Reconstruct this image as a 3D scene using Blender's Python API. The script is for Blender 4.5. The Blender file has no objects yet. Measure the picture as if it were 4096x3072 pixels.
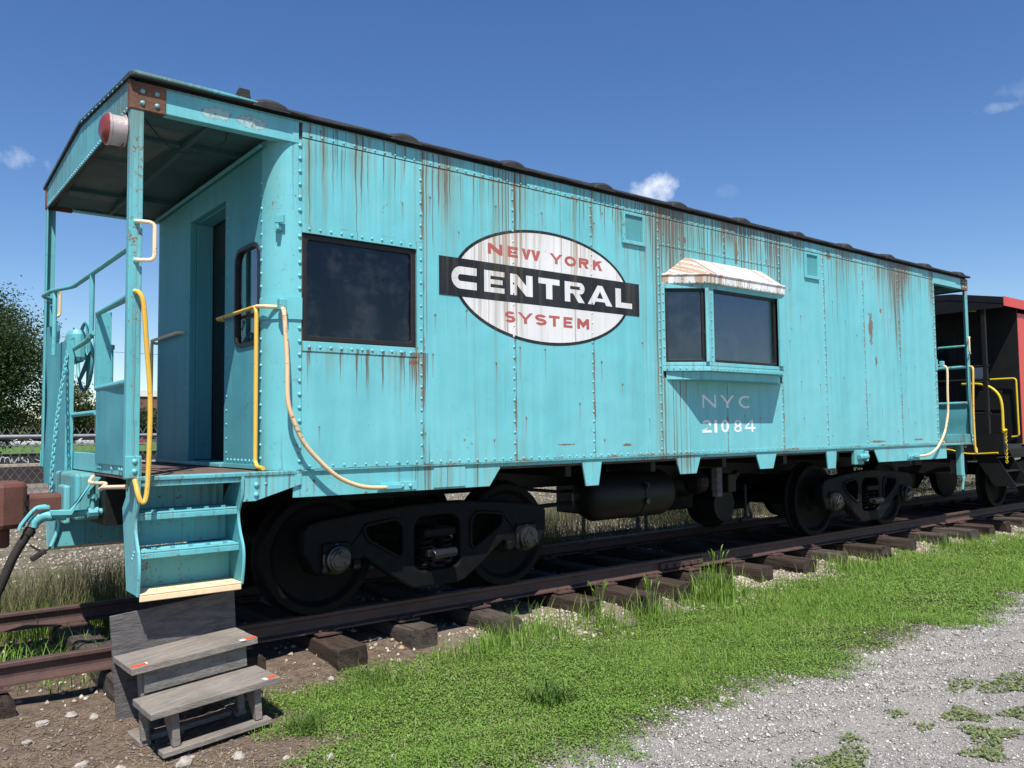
import bpy, bmesh, math, random
import numpy as np
from mathutils import Vector, Matrix
random.seed(7); RNG = np.random.default_rng(11)
scene = bpy.context.scene
COL = scene.collection
R_ = math.radians

# ------------------------------------------------------------------ camera
CAM = (3296.374, -3.67354, -6.26836, 1.27686, 0.671874, 0.0565936, -0.0114478)
def cam_axes():
    f, cx, cy, cz, ya, pi, ro = CAM
    fwd = Vector((math.sin(ya)*math.cos(pi), math.cos(ya)*math.cos(pi), math.sin(pi)))
    right = Vector((math.cos(ya), -math.sin(ya), 0)); up = right.cross(fwd)
    r2 = math.cos(ro)*right + math.sin(ro)*up; u2 = -math.sin(ro)*right + math.cos(ro)*up
    return r2, u2, fwd
def build_camera():
    cd = bpy.data.cameras.new('camera'); co = bpy.data.objects.new('camera', cd); COL.objects.link(co)
    r, u, f = cam_axes()
    m = Matrix(((r.x, u.x, -f.x, CAM[1]), (r.y, u.y, -f.y, CAM[2]), (r.z, u.z, -f.z, CAM[3]), (0, 0, 0, 1)))
    co.matrix_world = m
    cd.sensor_width = 36; cd.lens = 36*CAM[0]/4096; cd.clip_start = .05; cd.clip_end = 3000
    scene.camera = co
build_camera()

# ------------------------------------------------------------------ sky, sun, exposure
SUN = Vector((-.150, -.240, .468)).normalized()
def N(nt, t, **kw):
    n = nt.nodes.new(t)
    for k, v in kw.items(): setattr(n, k, v)
    return n
def mth(nt, op, a, b=None, clamp=False, c=None):
    n = N(nt, 'ShaderNodeMath', operation=op); n.use_clamp = clamp
    for i, v in enumerate((a, b, c)):
        if v is None: continue
        if isinstance(v, (int, float)): n.inputs[i].default_value = v
        else: nt.links.new(v, n.inputs[i])
    return n.outputs[0]
def build_world():
    w = bpy.data.worlds.new('World'); scene.world = w; w.use_nodes = True
    nt = w.node_tree; nt.nodes.clear(); L = nt.links.new
    out = N(nt, 'ShaderNodeOutputWorld'); bg = N(nt, 'ShaderNodeBackground')
    sky = N(nt, 'ShaderNodeTexSky', sky_type='NISHITA'); sky.sun_disc = False
    sky.sun_elevation = math.asin(SUN.z); sky.sun_rotation = math.atan2(SUN.x, SUN.y) % (2*math.pi)
    sky.altitude = 200; sky.air_density = 1.0; sky.dust_density = .15; sky.ozone_density = 2.4
    hs = N(nt, 'ShaderNodeHueSaturation'); hs.inputs['Saturation'].default_value = 1.23; hs.inputs['Value'].default_value = 1.06; hs.inputs['Hue'].default_value = .508
    L(sky.outputs[0], hs.inputs['Color'])
    tc = N(nt, 'ShaderNodeTexCoord'); d = tc.outputs['Generated']
    no = N(nt, 'ShaderNodeTexNoise'); no.inputs['Scale'].default_value = 26; no.inputs['Detail'].default_value = 7; no.inputs['Roughness'].default_value = .6
    L(d, no.inputs['Vector'])
    def dot(v):
        n = N(nt, 'ShaderNodeVectorMath', operation='DOT_PRODUCT'); L(d, n.inputs[0]); n.inputs[1].default_value = v; return n.outputs['Value']
    clouds = [((.1516, 1.135, .3347), .035, .018, .50), ((.7498, .6619, .290), .036, .024, .95), ((1.0787, .394, .3847), .026, .008, .26),
              ((1.0935, .3805, .4087), .026, .014, .16), ((.8177, .6087, .2856), .016, .012, .09), ((-.9, .8, .36), .12, .03, .9), ((1.2, -.6, .4), .10, .03, .8),
              ((-.5, -1.0, .45), .12, .04, .9), ((.3, -1.1, .3), .14, .03, .8)]
    tot = None
    for c, sx, sy, amt in clouds:
        c = Vector(c).normalized(); r = c.cross(Vector((0, 0, 1))).normalized(); u = r.cross(c)
        a = mth(nt, 'DIVIDE', dot(r), sx); b = mth(nt, 'DIVIDE', dot(u), sy)
        d2 = mth(nt, 'ADD', mth(nt, 'MULTIPLY', a, a), mth(nt, 'MULTIPLY', b, b))
        m = mth(nt, 'SUBTRACT', mth(nt, 'MULTIPLY', no.outputs['Fac'], 3.2), mth(nt, 'MULTIPLY', d2, .85))
        m = mth(nt, 'SUBTRACT', m, 1.05, True)
        m = mth(nt, 'MULTIPLY', m, mth(nt, 'GREATER_THAN', dot(c), .3))
        m = mth(nt, 'MULTIPLY', m, amt, True)
        tot = m if tot is None else mth(nt, 'MAXIMUM', tot, m)
    mx = N(nt, 'ShaderNodeMix', data_type='RGBA'); L(tot, mx.inputs[0]); L(hs.outputs[0], mx.inputs[6]); mx.inputs[7].default_value = (8.2, 8.6, 9.4, 1)
    L(mx.outputs[2], bg.inputs[0]); bg.inputs[1].default_value = .092
    L(bg.outputs[0], out.inputs[0])
build_world()
sl = bpy.data.lights.new('sun', 'SUN'); sl.energy = 5.0; sl.angle = R_(.53); sl.color = (1, .965, .90)
so = bpy.data.objects.new('sun', sl); COL.objects.link(so); so.rotation_euler = (-SUN).to_track_quat('-Z', 'Y').to_euler(); so.location = (-5, -8, 14)
vs = scene.view_settings; vs.view_transform = 'Standard'; vs.look = 'None'; vs.exposure = 0.45; vs.gamma = 1; vs.use_curve_mapping = False

# ------------------------------------------------------------------ materials
def new_mat(name):
    m = bpy.data.materials.new(name); m.use_nodes = True; nt = m.node_tree
    b = nt.nodes['Principled BSDF']; return m, nt, b
def noise(nt, vec, scale, detail=3, rough=.55):
    n = N(nt, 'ShaderNodeTexNoise'); n.inputs['Scale'].default_value = scale; n.inputs['Detail'].default_value = detail; n.inputs['Roughness'].default_value = rough
    if vec is not None: nt.links.new(vec, n.inputs['Vector'])
    return n.outputs['Fac']
def rng(nt, v, a, b, c=0, d=1):
    n = N(nt, 'ShaderNodeMapRange'); nt.links.new(v, n.inputs[0])
    for i, x in enumerate((a, b, c, d)): n.inputs[i+1].default_value = x
    return n.outputs[0]
def mixc(nt, f, a, b):
    n = N(nt, 'ShaderNodeMix', data_type='RGBA')
    for i, v in ((0, f), (6, a), (7, b)):
        if isinstance(v, (int, float)): n.inputs[i].default_value = v
        elif isinstance(v, tuple): n.inputs[i].default_value = (v[0], v[1], v[2], 1)
        else: nt.links.new(v, n.inputs[i])
    return n.outputs[2]
def bump(nt, b, h, strength=.3, dist=.01):
    n = N(nt, 'ShaderNodeBump'); n.inputs['Strength'].default_value = strength; n.inputs['Distance'].default_value = dist
    nt.links.new(h, n.inputs['Height']); nt.links.new(n.outputs[0], b.inputs['Normal'])
def comb(nt, x, y, z):
    n = N(nt, 'ShaderNodeCombineXYZ')
    for i, v in enumerate((x, y, z)):
        if isinstance(v, (int, float)): n.inputs[i].default_value = v
        else: nt.links.new(v, n.inputs[i])
    return n.outputs[0]
RUST = (.115, .052, .022); RUST2 = (.21, .105, .045); OLIVE = (.20, .185, .085)
PATCHES = [(5.66, 2.42, .055, .20), (5.76, 2.05, .03, .07), (5.9, 2.66, .02, .03), (.80, 1.16, .11, .008), (1.50, 1.145, .07, .014), (5.74, 1.10, .20, .015), (6.75, 1.11, .14, .012),
           (2.32, 3.02, .022, .05), (2.24, 3.03, .012, .02), (3.60, 2.97, .015, .05),
           (3.1, 3.0, .03, .14), (4.78, 3.2, .07, .06), (-.62, 1.76, .05, .02)]
def paint(name, base, base2=None, streak=1.0, chips=.3, rough=.42, edge=0.0, patches=False, spec=.5, grime=.3, bumpy=1.0, pale=None, sbias=0.0, rcol=None):
    m, nt, b = new_mat(name); L = nt.links.new
    if base2 is None: base2 = tuple(min(1, c*1.22) for c in base)
    g = N(nt, 'ShaderNodeNewGeometry'); sp = N(nt, 'ShaderNodeSeparateXYZ'); L(g.outputs['Position'], sp.inputs[0])
    X, Y, Z = sp.outputs
    u = mth(nt, 'ADD', X, mth(nt, 'MULTIPLY', Y, .63))
    wob = mth(nt, 'MULTIPLY', noise(nt, g.outputs['Position'], 4.5, 2), .022)
    uw = mth(nt, 'ADD', u, wob)
    big = noise(nt, comb(nt, mth(nt, 'MULTIPLY', u, 1.3), mth(nt, 'MULTIPLY', Y, .8), mth(nt, 'MULTIPLY', Z, .8)), 1.0, 4, .6)
    col = mixc(nt, rng(nt, big, .32, .70), base, base2)
    # chalky vertical fade
    fade = noise(nt, comb(nt, mth(nt, 'MULTIPLY', uw, 9), 0.0, mth(nt, 'MULTIPLY', Z, .5)), 1.0, 3, .6)
    col = mixc(nt, mth(nt, 'MULTIPLY', rng(nt, fade, .42, .75), .48), col, tuple(min(1, c*1.25+.05) for c in base))
    if streak > 0:
        ramp = N(nt, 'ShaderNodeValToRGB'); cr = ramp.color_ramp
        st = [(.30, .2), (.80, .55), (1.045, .72), (1.06, .22), (1.30, .10), (1.6, .14), (2.0, .17), (2.3, .24), (2.6, .40), (2.9, .62), (3.15, .86), (3.19, .80), (3.32, .92)]
        cr.elements[0].position = 0; cr.elements[0].color = (.1, .1, .1, 1); cr.elements[1].position = 1; cr.elements[1].color = (1, 1, 1, 1)
        for z, v in st: e = cr.elements.new(z/3.5); e.color = (v, v, v, 1)
        L(mth(nt, 'DIVIDE', Z, 3.5), ramp.inputs[0])
        rm = N(nt, 'ShaderNodeRGBToBW'); L(ramp.outputs[0], rm.inputs[0]); rm = rm.outputs[0]
        patch = noise(nt, comb(nt, mth(nt, 'MULTIPLY', u, 1.15), 3.3, mth(nt, 'MULTIPLY', Z, .22)), 1.0, 2)
        n1 = noise(nt, comb(nt, mth(nt, 'MULTIPLY', uw, 42), 0.0, mth(nt, 'MULTIPLY', Z, .30)), 1.0, 3, .62)
        n2 = noise(nt, comb(nt, mth(nt, 'MULTIPLY', uw, 19), 7.7, mth(nt, 'MULTIPLY', Z, .35)), 1.0, 4, .65)
        bias = mth(nt, 'ADD', mth(nt, 'MULTIPLY', rm, .27), mth(nt, 'MULTIPLY', mth(nt, 'SUBTRACT', patch, .20), .80))
        wl = mth(nt, 'MULTIPLY', mth(nt, 'MULTIPLY', rng(nt, Z, 1.25, 1.80), rng(nt, Z, 1.835, 1.83)), rng(nt, X, -.50, -.56))
        bias = mth(nt, 'ADD', bias, mth(nt, 'ADD', mth(nt, 'MULTIPLY', wl, .21 if patches else 0.0), sbias-.015))
        wide = rng(nt, mth(nt, 'ADD', n2, bias), .88, 1.12); wide = mth(nt, 'MULTIPLY', wide, .62*streak)
        thin = rng(nt, mth(nt, 'ADD', n1, bias), .975, 1.03); thin = mth(nt, 'MULTIPLY', thin, .80*streak)
        col = mixc(nt, wide, col, OLIVE)
        col = mixc(nt, thin, col, rcol or RUST)
    if patches:
        vo = N(nt, 'ShaderNodeTexVoronoi', voronoi_dimensions='2D'); vo.inputs['Scale'].default_value = 1.0; L(comb(nt, mth(nt, 'MULTIPLY', uw, 3.6), mth(nt, 'MULTIPLY', Z, 2.6), 0.0), vo.inputs['Vector'])
        vp = N(nt, 'ShaderNodeSeparateXYZ'); L(vo.outputs['Position'], vp.inputs[0]); vc = N(nt, 'ShaderNodeSeparateColor'); L(vo.outputs['Color'], vc.inputs[0])
        dx = mth(nt, 'ABSOLUTE', mth(nt, 'DIVIDE', mth(nt, 'SUBTRACT', vp.outputs[0], mth(nt, 'MULTIPLY', uw, 3.6)), 3.6)); dz = mth(nt, 'DIVIDE', mth(nt, 'SUBTRACT', vp.outputs[1], mth(nt, 'MULTIPLY', Z, 2.6)), 2.6)
        ln = mth(nt, 'ADD', mth(nt, 'MULTIPLY', vc.outputs[1], .28), .03); gate = mth(nt, 'LESS_THAN', vc.outputs[0], .50)
        run = mth(nt, 'MULTIPLY', rng(nt, dx, .0075, .002), mth(nt, 'MULTIPLY', rng(nt, mth(nt, 'DIVIDE', dz, ln), 1.0, 0.0), mth(nt, 'GREATER_THAN', dz, 0.0)))
        hn = noise(nt, g.outputs['Position'], 55, 5, .75); hd = mth(nt, 'SQRT', mth(nt, 'ADD', mth(nt, 'MULTIPLY', dx, dx), mth(nt, 'MULTIPLY', dz, dz)))
        head = rng(nt, mth(nt, 'ADD', hd, mth(nt, 'MULTIPLY', mth(nt, 'SUBTRACT', hn, .5), .05)), .012, .006)
        col = mixc(nt, mth(nt, 'MULTIPLY', mth(nt, 'MULTIPLY', run, gate), .75), col, RUST2); col = mixc(nt, mth(nt, 'MULTIPLY', mth(nt, 'MULTIPLY', head, gate), .85), col, RUST)
    if grime > 0:
        gn = noise(nt, g.outputs['Position'], 22, 6, .7)
        col = mixc(nt, mth(nt, 'MULTIPLY', rng(nt, gn, .57, .75), grime), col, tuple(c*.62 for c in base))
    if edge > 0:
        tc = N(nt, 'ShaderNodeTexCoord'); s2 = N(nt, 'ShaderNodeSeparateXYZ'); L(tc.outputs['Generated'], s2.inputs[0])
        en = noise(nt, g.outputs['Position'], 7, 6, .75)
        ex = rng(nt, s2.outputs[0], .94, 1.0); e0 = rng(nt, s2.outputs[0], .035, 0.0); ez = rng(nt, s2.outputs[2], .985, 1.0); eb = rng(nt, s2.outputs[2], .035, 0.0)
        ee = mth(nt, 'MAXIMUM', mth(nt, 'MAXIMUM', ex, mth(nt, 'MULTIPLY', e0, .7)), mth(nt, 'MAXIMUM', ez, mth(nt, 'MULTIPLY', eb, .8)))
        ef = rng(nt, mth(nt, 'ADD', mth(nt, 'MULTIPLY', ee, .50), en), .84, .97)
        col = mixc(nt, mth(nt, 'MULTIPLY', ef, edge), col, RUST2)
    if patches:
        pn = noise(nt, g.outputs['Position'], 22, 7, .75); tot = None
        for px, pz, rx, rz in PATCHES:
            a = mth(nt, 'DIVIDE', mth(nt, 'SUBTRACT', X, px), rx); c = mth(nt, 'DIVIDE', mth(nt, 'SUBTRACT', Z, pz), rz)
            d2 = mth(nt, 'ADD', mth(nt, 'MULTIPLY', a, a), mth(nt, 'MULTIPLY', c, c))
            v = mth(nt, 'SUBTRACT', 1.0, d2); tot = v if tot is None else mth(nt, 'MAXIMUM', tot, v)
        pf = rng(nt, mth(nt, 'ADD', tot, mth(nt, 'MULTIPLY', mth(nt, 'SUBTRACT', pn, .5), 5.5)), .15, .40)
        pf = mth(nt, 'MULTIPLY', pf, mth(nt, 'GREATER_THAN', tot, -1.2))
        col = mixc(nt, mth(nt, 'MULTIPLY', pf, .9), col, mixc(nt, rng(nt, pn, .4, .6), RUST, RUST2))
    if pale:
        pn = noise(nt, g.outputs['Position'], 16, 6, .7); tot = None
        for px, pz, rx, rz in pale:
            a = mth(nt, 'DIVIDE', mth(nt, 'SUBTRACT', X, px), rx); c = mth(nt, 'DIVIDE', mth(nt, 'SUBTRACT', Z, pz), rz)
            v = mth(nt, 'SUBTRACT', 1.0, mth(nt, 'ADD', mth(nt, 'MULTIPLY', a, a), mth(nt, 'MULTIPLY', c, c))); tot = v if tot is None else mth(nt, 'MAXIMUM', tot, v)
        pf = rng(nt, mth(nt, 'ADD', tot, mth(nt, 'MULTIPLY', mth(nt, 'SUBTRACT', pn, .5), 4.2)), .05, .16); sp2 = rng(nt, noise(nt, g.outputs['Position'], 60, 4, .7), .56, .62)
        rim = mth(nt, 'MULTIPLY', pf, rng(nt, mth(nt, 'ADD', tot, mth(nt, 'MULTIPLY', mth(nt, 'SUBTRACT', pn, .5), 4.2)), .40, .16))
        col = mixc(nt, mth(nt, 'MULTIPLY', pf, .8), col, mixc(nt, mth(nt, 'MAXIMUM', sp2, rim), (.36, .50, .47), RUST2))
    if chips > 0:
        cn = noise(nt, g.outputs['Position'], 34, 8, .70); cm = noise(nt, g.outputs['Position'], 3.1, 3)
        cf = rng(nt, mth(nt, 'ADD', cn, mth(nt, 'MULTIPLY', cm, .42)), .93-.095*chips, .95-.095*chips)
        col = mixc(nt, cf, col, RUST2)
    L(col, b.inputs['Base Color']); b.inputs['Roughness'].default_value = rough; b.inputs['Specular IOR Level'].default_value = spec
    h = mth(nt, 'ADD', mth(nt, 'MULTIPLY', noise(nt, g.outputs['Position'], 1.7, 2), 5.0), mth(nt, 'MULTIPLY', noise(nt, g.outputs['Position'], 90, 3), .12))
    bump(nt, b, h, .35*bumpy, .012)
    return m
def simple(name, c1, c2=None, scale=8, rough=.7, bscale=40, bstr=.3, bdist=.01, metallic=0, spec=.4, stretch=None, detail=5):
    m, nt, b = new_mat(name); g = N(nt, 'ShaderNodeNewGeometry'); v = g.outputs['Position']
    if stretch:
        mp = N(nt, 'ShaderNodeMapping'); nt.links.new(v, mp.inputs[0]); mp.inputs['Scale'].default_value = stretch; v = mp.outputs[0]
    if c2 is None: c2 = tuple(c*.6 for c in c1)
    f = rng(nt, noise(nt, v, scale, detail, .65), .33, .68)
    nt.links.new(mixc(nt, f, c2, c1), b.inputs['Base Color'])
    b.inputs['Roughness'].default_value = rough; b.inputs['Metallic'].default_value = metallic; b.inputs['Specular IOR Level'].default_value = spec
    if bstr: bump(nt, b, noise(nt, v, bscale, 5, .65), bstr, bdist)
    return m
def islands(name, cols, rough=.7, trans=0, spec=.3, scale=None):
    """colour ramp by random-per-island, for joined leaves, blades and pebbles"""
    m, nt, b = new_mat(name); g = N(nt, 'ShaderNodeNewGeometry')
    r = N(nt, 'ShaderNodeValToRGB'); cr = r.color_ramp
    cr.elements[0].color = (*cols[0], 1); cr.elements[0].position = 0; cr.elements[1].color = (*cols[-1], 1); cr.elements[1].position = 1
    for i, c in enumerate(cols[1:-1]): e = cr.elements.new((i+1)/(len(cols)-1)); e.color = (*c, 1)
    f = g.outputs['Random Per Island']
    if scale:
        f = mth(nt, 'ADD', mth(nt, 'MULTIPLY', f, .55), mth(nt, 'SUBTRACT', mth(nt, 'MULTIPLY', noise(nt, g.outputs['Position'], scale, 3), 1.3), .43), True)
    nt.links.new(f, r.inputs[0]); nt.links.new(r.outputs[0], b.inputs['Base Color'])
    b.inputs['Roughness'].default_value = rough; b.inputs['Specular IOR Level'].default_value = spec
    if trans:
        t = N(nt, 'ShaderNodeBsdfTranslucent'); nt.links.new(r.outputs[0], t.inputs[0]); mx = N(nt, 'ShaderNodeMixShader'); mx.inputs[0].default_value = trans
        nt.links.new(b.outputs[0], mx.inputs[1]); nt.links.new(t.outputs[0], mx.inputs[2]); nt.links.new(mx.outputs[0], nt.nodes['Material Output'].inputs[0])
    return m
def wood(name, c1, c2, axis='X', rough=.85, scale=5, rot=0):
    m, nt, b = new_mat(name); tc = N(nt, 'ShaderNodeTexCoord'); mp = N(nt, 'ShaderNodeMapping'); nt.links.new(tc.outputs['Object'], mp.inputs[0])
    mp.inputs['Rotation'].default_value = (0, 0, -rot)
    mp2 = N(nt, 'ShaderNodeMapping'); nt.links.new(mp.outputs[0], mp2.inputs[0])
    s = [7.0, 7.0, 7.0]; s['XYZ'.index(axis)] = .5; mp2.inputs['Scale'].default_value = s
    v = mp2.outputs[0]
    a = noise(nt, v, scale, 6, .7); w = noise(nt, v, scale*6, 4, .6)
    f = mth(nt, 'ADD', mth(nt, 'MULTIPLY', a, .6), mth(nt, 'MULTIPLY', w, .4))
    col = mixc(nt, rng(nt, f, .38, .62), c2, c1)
    blot = noise(nt, mp.outputs[0], 4, 4); col = mixc(nt, mth(nt, 'MULTIPLY', rng(nt, blot, .5, .75), .45), col, tuple(c*.55 for c in c2))
    nt.links.new(col, b.inputs['Base Color']); b.inputs['Roughness'].default_value = rough; b.inputs['Specular IOR Level'].default_value = .2
    bump(nt, b, f, .9, .012); return m
def glass(name, tint=(.46, .50, .52), refl=1.0):
    m, nt, b = new_mat(name); nt.nodes.remove(b); L = nt.links.new
    tr = N(nt, 'ShaderNodeBsdfTransparent'); tr.inputs[0].default_value = (*tint, 1)
    gl = N(nt, 'ShaderNodeBsdfGlossy'); gl.inputs['Roughness'].default_value = .02; gl.inputs[0].default_value = (.9, .95, 1, 1)
    df = N(nt, 'ShaderNodeBsdfDiffuse'); df.inputs[0].default_value = (.16, .17, .18, 1)
    g = N(nt, 'ShaderNodeNewGeometry'); dn = noise(nt, g.outputs['Position'], 5, 7, .7)
    m0 = N(nt, 'ShaderNodeMixShader'); L(rng(nt, dn, .45, .85, .01, .24), m0.inputs[0]); L(tr.outputs[0], m0.inputs[1]); L(df.outputs[0], m0.inputs[2])
    fr = N(nt, 'ShaderNodeFresnel'); fr.inputs[0].default_value = 1.5
    mx = N(nt, 'ShaderNodeMixShader'); L(mth(nt, 'MULTIPLY', fr.outputs[0], .85*refl, True), mx.inputs[0]); L(m0.outputs[0], mx.inputs[1]); L(gl.outputs[0], mx.inputs[2])
    L(mx.outputs[0], nt.nodes['Material Output'].inputs[0]); return m
TEAL = (.112, .425, .458); TEAL2 = (.172, .490, .530)
M = {}
M['panel'] = paint('teal_panel_paint', TEAL, TEAL2, 1.0, .10, .40, edge=.85, patches=True, bumpy=1.2)
M['teal'] = paint('teal_paint', (.098, .405, .435), TEAL2, .45, .75, .42, grime=.5)
M['tealskirt'] = paint('teal_skirt_paint', TEAL, TEAL2, .85, .7, .5, sbias=-.05, patches=True)
M['tealheader'] = paint('teal_header_paint', TEAL, TEAL2, .12, .25, .42, pale=[(-2.02, 3.21, .10, .042), (-1.80, 3.21, .09, .04)])
M['tealworn'] = paint('teal_worn_paint', (.085, .355, .385), (.125, .44, .475), .55, 1.0, .5, grime=.9, sbias=.02)
M['tealend'] = paint('teal_end_shaded_paint', (.062, .275, .315), (.088, .325, .37), .15, .4, .55, spec=.18, grime=.5)  # deeper, less faded end paint, darkened further to stand in for shade
M['rivet'] = paint('teal_rivet_paint', (.115, .43, .46), TEAL2, .35, .3, .38, bumpy=.1)
M['vent'] = paint('teal_vent_paint', (.055, .26, .28), (.075, .31, .33), .3, .25, .4)
M['white'] = paint('white_paint', (.78, .77, .75), (.85, .84, .83), .75, .35, .5)
M['emblem_white'] = paint('emblem_white_paint', (.63, .62, .605), (.69, .68, .665), .80, .12, .5, grime=.12, bumpy=.6, sbias=.075, rcol=(.30, .17, .09))
M['hood'] = paint('white_hood_paint', (.66, .65, .635), (.72, .71, .70), .9, .9, .5, grime=.2, sbias=.045, rcol=(.30, .12, .045))
M['emblem_black'] = paint('emblem_black_paint', (.012, .014, .017), (.022, .024, .028), .55, .1, .55, grime=0, bumpy=.6, spec=.2)
M['emblem_red'] = paint('emblem_red_paint', (.36, .070, .060), (.42, .11, .09), .5, .25, .5, bumpy=.6)
M['numeral'] = paint('numeral_white_paint', (.74, .75, .76), (.8, .8, .8), .1, .1, .5, grime=.1, bumpy=.5)
M['yellow'] = paint('yellow_rail_paint', (.66, .37, .02), (.72, .46, .09), 0, .9, .42, grime=.5, bumpy=.5)
M['cream'] = paint('faded_yellow_paint', (.78, .56, .27), (.80, .62, .42), .25, .65, .5, grime=.6, bumpy=.5)
M['palepink'] = paint('faded_rail_paint', (.70, .46, .22), (.74, .58, .46), 0, .9, .5, grime=.4, bumpy=.5)
M['core'] = simple('rusty_seam_steel', (.12, .07, .04), (.04, .03, .025), 14, .85)
M['interior'] = simple('interior_paint', (.10, .115, .11), (.06, .07, .07), 3, .7)
M['rust'] = simple('rusted_plate', (.20, .095, .05), (.085, .04, .03), 11, .8, 60, .5)
M['couplerrust'] = simple('coupler_rust', (.155, .062, .045), (.10, .040, .030), 6, .75, 90, .35)
M['rail'] = simple('rail_rust', (.100, .052, .042), (.060, .034, .030), 9, .62, 80, .3, spec=.5)
M['truck'] = simple('black_truck_paint', (.0062, .0066, .0078), (.0028, .003, .0035), 14, .6, 70, .6, spec=.16)
M['bearing'] = simple('bearing_steel', (.012, .0125, .014), (.005, .005, .006), 20, .35, 60, .3, spec=.6)
M['under'] = simple('underframe_black', (.006, .006, .0065), (.003, .003, .003), 6, .6, 40, .3)
M['tank'] = simple('tank_black', (.008, .009, .011), (.009, .007, .006), 5, .5, 60, .25, spec=.3)
M['roof'] = simple('roof_tar', (.030, .028, .028), (.014, .014, .015), 12, .7, 50, .5)
M['ceiling'] = simple('ceiling_shaded_paint', (.038, .105, .108), (.022, .07, .075), 2.5, .7, 30, .1)  # dark teal with the shade under the platform roof mixed into the colour
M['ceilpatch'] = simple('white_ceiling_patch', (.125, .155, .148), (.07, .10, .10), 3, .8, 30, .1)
M['floor'] = simple('platform_rust_floor', (.17, .10, .08), (.09, .06, .05), 9, .85, 60, .4)
M['rooftrim'] = simple('roof_trim_metal', (.055, .085, .09), (.025, .030, .032), 10, .55, 50, .3)
M['board'] = simple('interior_board', (.34, .33, .30), (.26, .25, .23), 2, .8)
M['gasket'] = simple('window_rubber', (.018, .016, .016), (.010, .010, .010), 20, .5, 50, .2)
M['glass'] = glass('window_glass'); M['glass2'] = glass('bay_glass', (.50, .53, .55), 2.2); M['glass3'] = glass('end_glass', (.35, .37, .42), 2.2); M['glass4'] = glass('bay_front_glass', (.66, .68, .70), .9)
M['lens'] = simple('red_lens', (.22, .035, .025), (.16, .03, .025), 10, .25, 50, .05, spec=.7)
M['silver'] = simple('silver_lamp_paint', (.55, .47, .45), (.42, .35, .34), 8, .35, 60, .2, metallic=.3)
M['rubber'] = simple('hose_rubber', (.030, .022, .020), (.016, .013, .012), 14, .75, 60, .4)
M['galv'] = simple('galvanised_steel', (.34, .35, .36), (.22, .23, .24), 12, .45, 60, .1, metallic=.5)
M['wire'] = simple('fence_wire', (.25, .25, .24), (.16, .16, .155), 20, .5, 60, 0)
M['darkpost'] = simple('dark_fence_post', (.07, .072, .07), (.035, .035, .035), 12, .6)
M['step'] = wood('step_boards', (.30, .262, .225), (.17, .150, .13), 'X', rot=R_(15.5))
M['riser'] = wood('riser_board', (.24, .232, .21), (.115, .11, .10), 'X', rot=R_(15.5))
M['ply'] = simple('weathered_plywood', (.155, .142, .14), (.07, .064, .066), 16, .9, 40, .8, stretch=(.5, .5, 2.2))
M['plyside'] = simple('mossy_plywood', (.115, .125, .07), (.09, .085, .07), 7, .9, 40, .6)
M['tie'] = wood('tie_timber', (.078, .055, .044), (.020, .014, .011), 'Y', scale=3)
M['tiegrey'] = wood('grey_tie_timber', (.115, .092, .078), (.028, .021, .018), 'Y', scale=3)
M['tape_red'] = simple('red_tape', (.75, .09, .03), (.62, .07, .03), 30, .5, 60, .1)
M['tape_white'] = simple('white_tape', (.8, .78, .75), (.6, .6, .58), 30, .5, 60, .1)
M['redcar'] = paint('red_caboose_paint', (.52, .050, .035), (.58, .07, .05), .05, .12, .45, grime=.4)
M['blackcar'] = simple('black_caboose_paint', (.010, .010, .010), (.006, .006, .006), 5, .5, 40, .2)
M['chainyel'] = simple('yellow_plastic_chain', (.70, .52, .02), (.55, .40, .02), 30, .4, 50, .05)
M['paper'] = simple('pale_notice', (.45, .50, .55), (.35, .42, .48), 10, .6, 40, 0)

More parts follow.
